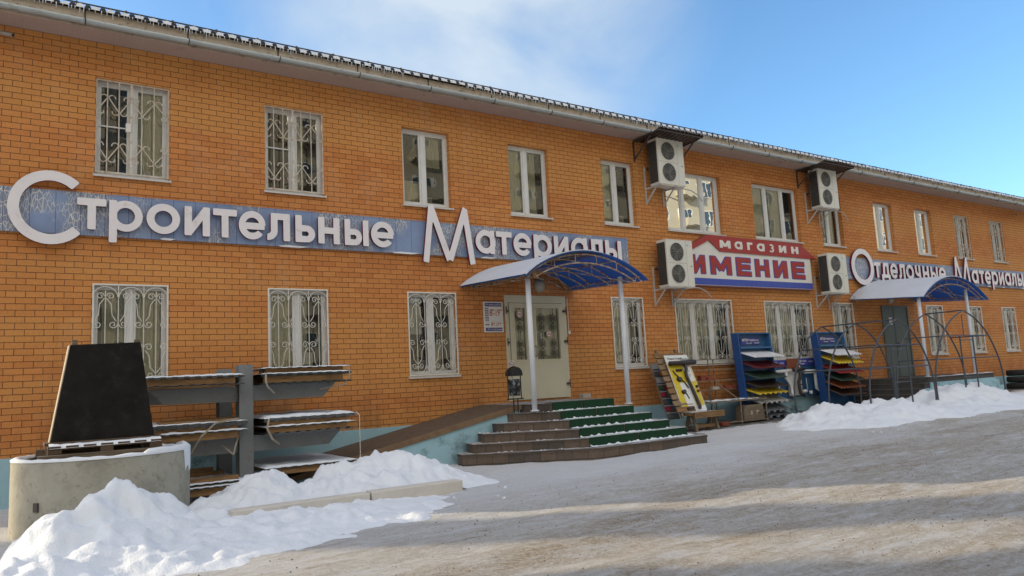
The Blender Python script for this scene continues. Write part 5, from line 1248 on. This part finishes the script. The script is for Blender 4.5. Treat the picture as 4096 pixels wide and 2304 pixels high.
gutter_panel(17.62, 18.86, .62, 1.72, 'left blue panel with a white gutter and white downpipe below the far window', [
    ('gutter_length', 'gutter_white', [(17.86, y, 1.40), (18.60, y, 1.41)], .05), ('downpipe', 'gutter_white', [(18.35, y, 1.38), (18.35, y, 1.2), (18.48, y - .03, 1.02), (18.5, y - .03, .78), (18.44, y - .12, .70)], .048),
    ('gutter_hook', 'gutter_white', [(17.95, y + .06, 1.30), (17.98, y + .06, .96), (18.06, y + .06, .93), (18.12, y + .06, 1.02)], .012), ('corner_trim', 'brick_pale', [(18.02, -.17, .95), (18.03, -.17, .72), (17.85, -.17, .72)], .045)])
gutter_panel(18.98, 20.12, .66, 1.74, 'right blue panel with a white gutter and square downpipe beside the second blue stand', [
    ('gutter_length', 'gutter_white', [(19.20, y, 1.36), (19.95, y, 1.36)], .06), ('downpipe', 'gutter_white', [(19.72, y, 1.33), (19.72, y, .86), (19.78, y - .1, .78)], .05), ('gutter_hook', 'gutter_white', [(19.35, y + .06, 1.18), (19.37, y + .06, .85)], .012), ('sample_box', 'sign_white', [(19.5, y + .05, .80), (19.5, y + .05, .70)], .05)])
def siding_panel():
    t = thing('siding_sample', (18.9, -.3, .68), 'white ribbed siding sample with a dark brown downpipe between the two blue panels', 'display panel')
    mb = MB(); mb.box(18.52, 19.12, -.20, -.171, .70, 1.55); z = .72
    while z < 1.53: mb.box(18.52, 19.12, -.206, -.20, z, z + .012); z += .03
    mb.build('siding_sheet', 'gutter_white', t)
    mb = MB(); mb.box(18.50, 19.05, -.215, -.2, 1.48, 1.76); mb.build('header_label', 'sheet_rust', t)
    mb = MB(); mb.tube([(18.62, -.32, 1.43), (19.12, -.32, 1.45)], .055, 10); mb.build('gutter_length', 'gutter_brown', t)
    mb = MB(); mb.tube([(18.92, -.32, 1.40), (18.92, -.32, 1.24), (18.82, -.32, 1.08), (18.84, -.33, .76), (18.92, -.42, .68)], .052, 10); mb.build('downpipe', 'gutter_brown', t)
    mb = MB(); mb.tube([(18.86, -.3, 1.0), (19.1, -.3, 1.01)], .02, 8); mb.tube([(18.98, -.32, .80), (19.14, -.32, .81)], .045, 10, 1); mb.build('pipe_fitting', ['gutter_brown', 'gutter_white'], t)
siding_panel()
gutter_panel(20.95, 21.85, .70, 1.76, 'small blue panel with yellow trim samples behind the second blue stand', [('trim_sample', 'sheet_yellow', [(21.6, -.22, 1.3), (21.66, -.22, .82)], .05)])

# ================================================================== GREENHOUSE FRAMES
def greenhouse(xa, xb, ys, zt, label):
    c = (xa + xb) / 2; hw = (xb - xa) / 2; zb = .12
    t = thing('greenhouse_frame', (c, (ys[0] + ys[-1]) / 2, zb), label, 'greenhouse frame', 'bare greenhouse frames in the snow')
    def side(u, sg):      # pointed arch: u 0 foot .. 1 apex
        x = c + sg * hw * math.cos(u * PI / 2 * .93) ** .72 if u < 1 else c
        return (x, zb + (zt - zb) * math.sin(u * PI / 2) ** .98)
    def sidepts(sg): 
        P = [(1.0, 0), (1.035, .22), (.99, .42), (.86, .60), (.64, .78), (.36, .91), (0, 1.0)]; out = []
        for i in range(len(P) - 1):
            for k in range(4):
                f = k / 4; p0 = P[max(i - 1, 0)]; p1 = P[i]; p2 = P[i + 1]; p3 = P[min(i + 2, 6)]
                q = [.5 * ((2 * p1[j]) + (-p0[j] + p2[j]) * f + (2 * p0[j] - 5 * p1[j] + 4 * p2[j] - p3[j]) * f * f + (-p0[j] + 3 * p1[j] - 3 * p2[j] + p3[j]) * f ** 3) for j in (0, 1)]
                out.append((c + sg * hw * q[0], zb + (zt - zb) * q[1]))
        return out + [(c, zt)]
    L, R = sidepts(-1), sidepts(1)
    for y in ys:
        mb = MB(); mb.tube([(x, y, z) for x, z in L] + [(x, y, z) for x, z in reversed(R[:-1])], .022, 6); mb.build('arch', 'tube_dark', t)
    mb = MB(); mb.tube([(c, ys[0], zt), (c, ys[-1], zt)], .020, 6); mb.build('ridge_rail', 'tube_dark', t)
    for S_ in (L, R):
        for k in (2, 10, 15): mb = MB(); mb.tube([(S_[k][0], ys[0], S_[k][1]), (S_[k][0], ys[-1], S_[k][1])], .018, 6); mb.build('side_rail', 'tube_dark', t)
    y = ys[0]
    for k, yy in ((10, y), (15, y), (10, ys[-1])): mb = MB(); mb.tube([(L[k][0], yy, L[k][1]), (R[k][0], yy, R[k][1])], .018, 6); mb.build('cross_bar', 'tube_dark', t)
    mb = MB(); dx = .36
    for s_ in (-1, 1): mb.tube([(c + s_ * dx, y, zb), (c + s_ * dx, y, L[15][1])], .02, 6)
    mb.tube([(c - dx, y, L[15][1] - .12), (c + dx, y, L[15][1] - .12)], .016, 6); mb.tube([(c - dx, y, 1.0), (c + dx, y, 1.0)], .014, 6)
    mb.tube([(c - .12, y, L[15][1]), (c - .12, y, zt - .12)], .012, 6); mb.build('door_frame', 'tube_dark', t)
greenhouse(17.2, 20.12, [-3.45, -2.35, -1.35], 2.58, 'nearer bare pipe greenhouse frame with pointed arches in the snow')
greenhouse(20.3, 24.0, [-3.45, -2.4], 2.85, 'farther bare pipe greenhouse frame right behind the nearer one')

# ================================================================== SNOW PILES, KERB SLABS
def pile(name, x0, x1, y0, y1, hf, label, step=.035, lump=.11, seed=0.):
    mb = MB(); nx = int((x1 - x0) / step); ny = int((y1 - y0) / step); vs = []
    for j in range(ny + 1):
        for i in range(nx + 1):
            x = x0 + (x1 - x0) * i / nx; y = y0 + (y1 - y0) * j / ny
            wx = x + .22 * noise.noise(Vector((x * 2.1, y * 2.1, seed))); wy = y + .22 * noise.noise(Vector((x * 2.1, y * 2.1, seed + 9)))
            h = hf(wx, wy)
            f = max(0, min(1, h / .25))
            rid = 1 - abs(noise.noise(Vector((x * 3.3, y * 3.3, seed + 4)))) * 2
            ck = noise.voronoi(Vector((x * 4.2, y * 4.2, seed)))[0]
            h += f * lump * (.8 * noise.fractal(Vector((x * 2.6, y * 2.6, seed)), .75, 2.2, 6) + .5 * (rid - .6) + .55 * (.45 - ck[0]) + .25 * noise.noise(Vector((x * 13, y * 13, seed))))
            vs.append((x, y, G(x, y) - .05 + max(-.08, h)))
    mb.add(vs, [(j * (nx + 1) + i, j * (nx + 1) + i + 1, (j + 1) * (nx + 1) + i + 1, (j + 1) * (nx + 1) + i) for j in range(ny) for i in range(nx)], 0, True)
    return mb.build(name, 'snow', label=label, cat='snow pile', loc=((x0 + x1) / 2, (y0 + y1) / 2, G((x0 + x1) / 2, (y0 + y1) / 2)), fixn=False)
def bumpf(cx, cy, sx, sy, h, p=1.0, rot=0.):
    c, s = math.cos(rot), math.sin(rot)
    def f(x, y):
        dx, dy = (x - cx) * c + (y - cy) * s, -(x - cx) * s + (y - cy) * c
        d = math.hypot(dx / sx, dy / sy); return h * max(0, 1 - d) ** p if d < 1 else 0
    return f
def summ(*fs):
    def F(x, y):
        v = sorted((f(x, y) for f in fs), reverse=True); return v[0] + .35 * sum(v[1:])
    return F
fA = summ(bumpf(.84, -4.75, .95, .85, .60, .95), bumpf(1.2, -4.65, .75, .75, .44, .95), bumpf(.36, -4.9, .55, .7, .42, .85), bumpf(1.6, -5.0, 1.3, .7, .14, .8), bumpf(.6, -5.4, 1.4, .9, .28, .9), bumpf(2.9, -4.85, 2.6, .85, .17, .7), bumpf(.9, -6.0, 2.6, .75, .12, .7), bumpf(2.4, -5.4, 2.6, .8, .14, .7))
pile('snow_pile', -1.6, 6.6, -7.0, -3.75, fA, 'tall pointed heap of shovelled snow in front of the concrete ring', seed=1.3)
fB = summ(bumpf(2.78, -3.15, .72, .85, .52, .9), bumpf(4.62, -3.1, 1.1, 1.0, .53, .85), bumpf(4.0, -3.15, .75, .8, .48, .9), bumpf(3.5, -3.7, 1.9, .7, .27, .8), bumpf(5.35, -3.3, 1.0, .9, .27, .9), bumpf(2.2, -3.6, .8, .7, .28, .8), bumpf(4.4, -3.9, 1.9, .75, .26, .6))
pile('snow_pile', 1.7, 7.0, -4.42, -1.95, fB, 'long uneven snow heap behind the pale concrete slab at the foot of the rack', seed=5.7)
fC = summ(bumpf(15.95, -2.9, 1.2, 1.1, .44, .8), bumpf(16.9, -3.0, 1.2, 1.1, .42, .8), bumpf(17.9, -3.3, 1.3, 1.2, .50, .9), bumpf(17.0, -4.0, 2.4, .8, .32, .7), bumpf(18.6, -4.1, 2.2, .8, .24, .7), bumpf(15.4, -3.2, 1.2, 1.0, .2, .7))
pile('snow_pile', 14.2, 19.6, -5.1, -1.6, fC, 'bank of snow around the feet of the nearer greenhouse frame', step=.06, seed=8.1)
fD = summ(bumpf(20.6, -3.0, 1.5, 1.2, .50, .8), bumpf(21.7, -3.1, 1.5, 1.2, .62, .8), bumpf(22.8, -3.2, 1.4, 1.1, .56, .8), bumpf(21.0, -4.1, 3.0, .9, .22, .7), bumpf(24.4, -3.6, 2.4, 1.0, .26, .7))
pile('snow_pile', 18.9, 27.0, -5.2, -1.7, fD, 'higher bank of snow under the farther greenhouse frame', step=.07, seed=3.3)
def slab(x0, x1, y0, y1, z0, z1, label, rot=0.):
    mb = MB(); c = Vector(((x0 + x1) / 2, (y0 + y1) / 2, (z0 + z1) / 2)); mb.cbox(c, ((x1 - x0) / 2, (y1 - y0) / 2, (z1 - z0) / 2), 0, Matrix.Rotation(rot, 3, 'Z'))
    mb.build('concrete_kerb', 'concrete_pale', label=label, cat='kerb', loc=(c.x, c.y, z0), bevel=.015)
slab(2.15, 3.86, -4.56, -4.34, -.1, .185, 'left pale concrete kerb stone in front of the long snow heap', .0); slab(3.88, 5.22, -4.57, -4.34, -.1, .195, 'right pale concrete kerb stone ending at the trodden path', .0)
slab(16.3, 18.4, -4.32, -4.14, .0, .17, 'low kerb stone half buried before the nearer greenhouse frame'); slab(19.0, 21.6, -4.42, -4.24, .0, .19, 'low kerb stone half buried before the farther greenhouse frame')
def twigs():
    rn = random.Random(4)
    for k, (x, y, lb) in enumerate(((20.35, -4.1, 'left tuft of dead brown twigs poking through the snow'), (21.3, -4.15, 'middle tuft of dead brown twigs poking through the snow'), (23.6, -3.9, 'right tuft of dead brown twigs poking through the snow'))):
        mb = MB()
        for i in range(26):
            a = rn.uniform(0, 2 * PI); L = rn.uniform(.1, .3); bx, by = x + rn.uniform(-.35, .35), y + rn.uniform(-.1, .1); z = .16
            p = [Vector((bx, by, z)), Vector((bx + L * .4 * math.cos(a), by + L * .3 * math.sin(a), z + L * .4)), Vector((bx + L * math.cos(a), by + L * .5 * math.sin(a), z + L * rn.uniform(.1, .6)))]
            mb.tube(p, .008, 4, r1=.003); mb.add([p[2] + Vector(v) * .03 for v in ((0, 0, 0), (1, .2, .5), (1.6, 0, 0), (.8, -.2, -.5))], [(0, 1, 2, 3)])
        mb.build('dead_plant', 'twig', label=lb, cat='plant', loc=(x, y, .15), fixn=False)
twigs()
def tyres():
    z = G(31, -.7)
    for k, (x, y, zz, R, lb) in enumerate(((31.5, -.75, z, .42, 'bottom tyre of the dark stack by the far wall'), (31.6, -.7, z + .24, .38, 'middle tyre of the dark stack by the far wall, snow on it'), (31.75, -.6, z + .48, .34, 'top tyre of the dark stack by the far wall'), (32.5, -.7, z, .42, 'single dark tyre behind the stack by the far wall'))):
        mb = MB(); n = 28; vs = []; prof = [(R * .62, .02), (R * .9, 0), (R, .05), (R, .17), (R * .9, .22), (R * .62, .20), (R * .60, .11)]
        for i in range(n): a = 2 * PI * i / n; vs += [(x + q * math.cos(a), y + q * math.sin(a), zz + h) for q, h in prof]
        m = len(prof); mb.add(vs, [(i * m + j, ((i + 1) % n) * m + j, ((i + 1) % n) * m + (j + 1) % m, i * m + (j + 1) % m) for i in range(n) for j in range(m)], 0, True); mb.build('tyre', 'rubber', label=lb, cat='tyre', group='old tyres by the far wall', loc=(x, y, zz))
tyres()

def crumbs():
    rn = random.Random(12); mb = MB()
    for (xa, xb, ya, yb, n) in ((1.5, 5.8, -5.9, -4.7, 60), (14.4, 24, -5.3, -4.4, 60), (-.4, 2.5, -6.2, -5.2, 30)):
        for k in range(n):
            x, y = rn.uniform(xa, xb), rn.uniform(ya, yb); s_ = .008 + .03 * rn.random() ** 3; z = G(x, y) + .012
            M = Matrix.Rotation(rn.uniform(0, 6), 3, 'Z') @ Matrix.Rotation(rn.uniform(-.6, .6), 3, 'X'); q = [M @ Vector((a * s_ * rn.uniform(.6, 1.2), b * s_ * rn.uniform(.6, 1.2), c_ * s_ * rn.uniform(.5, .9))) + Vector((x, y, z)) for a, b, c_ in ((1, 0, 0), (-1, 0, 0), (0, 1, 0), (0, -1, 0), (0, 0, 1), (0, 0, -1))]
            mb.add(q, [(0, 2, 4), (2, 1, 4), (1, 3, 4), (3, 0, 4), (2, 0, 5), (1, 2, 5), (3, 1, 5), (0, 3, 5)])
    g = MB()
    for k in range(5200):
        x, y = rn.uniform(.5, 22), -4.6 - 7.6 * rn.random() ** .8
        if noise.noise(Vector((x * .5, y * 1.1, 4))) + .45 * rn.random() < .12: continue
        s_ = .003 + .0075 * rn.random() ** 3; z = G(x, y) + .035 * noise.fractal(Vector((x * .5, y * 1.3, 3.1)), 1.0, 2.0, 5) + .006; a = rn.uniform(0, 6)
        g.add([(x + s_ * 1.4 * math.cos(a + q), y + s_ * math.sin(a + q), z - .004) for q in (0, 2.1, 4.2)] + [(x, y, z + s_ * .9)], [(0, 1, 3), (1, 2, 3), (2, 0, 3)])
    g.build('grit', 'grit', kind='stuff', label='brown grit and frozen dirt crumbs strewn over the trodden street', cat='grit', fixn=False)
    mb.build('snow_crumbs', 'snow', kind='stuff', label='loose lumps of snow scattered beside the shovelled heaps', cat='snow')
crumbs()

# ================================================================== SURROUNDINGS (seen in the window panes, and unseen blockers added to shade the street)
def apartment(x0, x1, y, h, label, floors, seed):
    t = thing('apartment_building', ((x0 + x1) / 2, y - 6, -.5), label, 'building')
    mb = MB(); mb.box(x0, x1, y - 12, y, -.6, h); mb.build('wall', 'flat_wall', t)
    mw, mf = MB(), MB(); rn = random.Random(seed); fh = h / floors; x = x0 + 1.4
    while x < x1 - 2:
        for f in range(floors):
            z = .6 + f * fh
            mw.box(x, x + 1.5, y, y + .03, z + .4, z + 1.9)
            for q in ((x - .06, x, z + .34, z + 1.96), (x + 1.5, x + 1.56, z + .34, z + 1.96), (x + .7, x + .77, z + .4, z + 1.9)): mf.box(q[0], q[1], y, y + .06, q[2], q[3])
            mf.box(x, x + 1.5, y, y + .06, z + 1.9, z + 1.96); mf.box(x, x + 1.5, y, y + .08, z + .32, z + .4)
        x += 3.2
    mw.build('pane', 'flat_glass', t)['kind'] = 'stuff'; mf.build('window_frame', 'pvc', t)['kind'] = 'stuff'
    mb = MB()
    x = x0 + 4.2
    while x < x1 - 3:
        for f in range(1, floors): mb.box(x, x + 2.6, y, y + 1.1, .6 + f * fh, 1.6 + f * fh)
        x += 9.6
    mb.build('balcony', 'flat_wall', t)['kind'] = 'stuff'
apartment(11, 140, -36, 27, 'cream apartment block across the street, mirrored in the shop windows', 9, 1)
apartment(-60, 9, -40, 27, 'second cream apartment block across the street behind the camera', 9, 2)
SUN_AZ = 34.; SUN_EL = 16.
sd = Vector((-math.cos(rad(SUN_AZ)), math.sin(rad(SUN_AZ)), 0)); nn_ = Vector((math.sin(rad(SUN_AZ)), math.cos(rad(SUN_AZ)), 0))
def blocker(s0, s1, L, h, name, label, m='blocker_brick'):
    c = nn_ * ((s0 + s1) / 2) + sd * L; mb = MB(); R_ = Matrix.Rotation(math.atan2(nn_.y, nn_.x), 3, 'Z')
    mb.cbox((c.x, c.y, h / 2 - .5), ((s1 - s0) / 2, .6, h / 2), 0, R_); mb.cbox((c.x, c.y, h - .4), ((s1 - s0) / 2 + .1, .7, .15), 0, R_); mb.build(name, m, label=label, cat=name.replace('_', ' '), loc=(c.x, c.y, -.5))
blocker(-4.0, -2.75, 26, 16, 'narrow_sun_blocker', 'tall narrow brick block added out of view to cut the sunlight on the street')  # added out of view; its shadow parts the two sunlit strips
blocker(-14, -5.1, 22, 15, 'wide_sun_blocker', 'wide brick block added out of view to shade the street')  # added out of view; its shadow ends the outer sunlit strip

# ================================================================== SKY, SUN, CAMERA
w = bpy.data.worlds.new('World'); sc.world = w; w.use_nodes = True; nt = w.node_tree; bg = nt.nodes['Background']
sky = nt.nodes.new('ShaderNodeTexSky'); sky.sky_type = 'NISHITA'; sky.sun_disc = False
sunv = Vector((sd.x * math.cos(rad(SUN_EL)), sd.y * math.cos(rad(SUN_EL)), math.sin(rad(SUN_EL))))
sky.sun_elevation = rad(SUN_EL); sky.sun_rotation = math.atan2(sunv.x, sunv.y)
sky.air_density = 1.0; sky.dust_density = .6; sky.ozone_density = 1.6; sky.altitude = 150
tc = nt.nodes.new('ShaderNodeTexCoord')
def dotdir(v, p0, p1):
    vm = nt.nodes.new('ShaderNodeVectorMath'); vm.operation = 'DOT_PRODUCT'; vm.inputs[1].default_value = Vector(v).normalized(); nt.links.new(tc.outputs['Generated'], vm.inputs[0])
    mr = nt.nodes.new('ShaderNodeMapRange'); mr.inputs[1].default_value = p0; mr.inputs[2].default_value = p1; mr.interpolation_type = 'SMOOTHSTEP'; nt.links.new(vm.outputs['Value'], mr.inputs[0]); return mr.outputs[0]
mp = nt.nodes.new('ShaderNodeMapping'); mp.inputs['Scale'].default_value = (1.0, 1.0, 1.7); nt.links.new(tc.outputs['Generated'], mp.inputs[0])
n1 = nt.nodes.new('ShaderNodeTexNoise'); n1.inputs['Scale'].default_value = 3.2; n1.inputs['Detail'].default_value = 7; n1.inputs['Roughness'].default_value = .52; n1.inputs['Distortion'].default_value = .35; nt.links.new(mp.outputs[0], n1.inputs['Vector'])
CL1 = (0.49, 0.73, 0.475)   # direction of the bright cloud
b1 = dotdir(CL1, .955, .998); b2 = dotdir((.1, .9, .42), .80, .99)
cl = math_(nt, 'ADD', math_(nt, 'MULTIPLY', b1, .75), math_(nt, 'MULTIPLY', b2, .35))
cl = math_(nt, 'MULTIPLY', cl, ramp(nt, n1.outputs['Fac'], [(.36, (.12, .12, .12)), (.60, (1, 1, 1))]), True)
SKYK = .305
mul = nt.nodes.new('ShaderNodeMix'); mul.data_type = 'RGBA'; mul.blend_type = 'MULTIPLY'; mul.inputs[0].default_value = 1; nt.links.new(sky.outputs[0], mul.inputs[6]); mul.inputs[7].default_value = (1, 1, 1, 1)
skyc = mul.outputs[2]
skyc = mixc(nt, dotdir((.75, .62, .25), .15, .8), skyc, (.62, .83, .98), 'MULTIPLY')
# bright haze added to the unseen sky behind the camera, lighting the shaded wall
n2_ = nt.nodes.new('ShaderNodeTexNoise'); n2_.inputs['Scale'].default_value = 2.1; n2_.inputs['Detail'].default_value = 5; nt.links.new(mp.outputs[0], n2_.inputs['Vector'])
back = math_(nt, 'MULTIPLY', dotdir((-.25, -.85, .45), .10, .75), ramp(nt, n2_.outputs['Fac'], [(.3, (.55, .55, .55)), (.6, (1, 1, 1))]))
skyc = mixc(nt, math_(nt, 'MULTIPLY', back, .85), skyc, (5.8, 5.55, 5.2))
colr = mixc(nt, math_(nt, 'MULTIPLY', cl, .85), skyc, (2.5, 2.8, 3.05))
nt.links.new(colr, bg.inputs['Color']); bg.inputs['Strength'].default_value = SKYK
ld = bpy.data.lights.new('sun', 'SUN'); ld.energy = 5.0; ld.angle = rad(.5); ld.color = (1, .83, .56)
lo = bpy.data.objects.new('sun', ld); COL.objects.link(lo); lo.rotation_euler = sunv.to_track_quat('Z', 'Y').to_euler(); lo.location = (-30, 20, 20)

Rr = Vector((0.8323902, -0.55178481, -0.05157592)); Uu = Vector((-0.02649958, -0.13258843, 0.99081688)); Ff = Vector((0.55355607, 0.82337952, 0.12498737))
cd = bpy.data.cameras.new('camera'); cd.sensor_width = 36; cd.lens = 1877.03 / 2576 * 36; cd.clip_end = 3000; cd.clip_start = .05
co = bpy.data.objects.new('camera', cd); COL.objects.link(co)
M = Matrix((Rr, Uu, -Ff)).transposed().to_4x4(); M.translation = (0, -13.8, 1.5); co.matrix_world = M
sc.camera = co
sc.view_settings.view_transform = 'Standard'; sc.view_settings.look = 'None'; sc.view_settings.exposure = 0; sc.view_settings.gamma = 1
sc.render.engine = 'CYCLES'; sc.cycles.max_bounces = 7; sc.cycles.diffuse_bounces = 3; sc.cycles.transparent_max_bounces = 12; sc.cycles.use_denoising = True
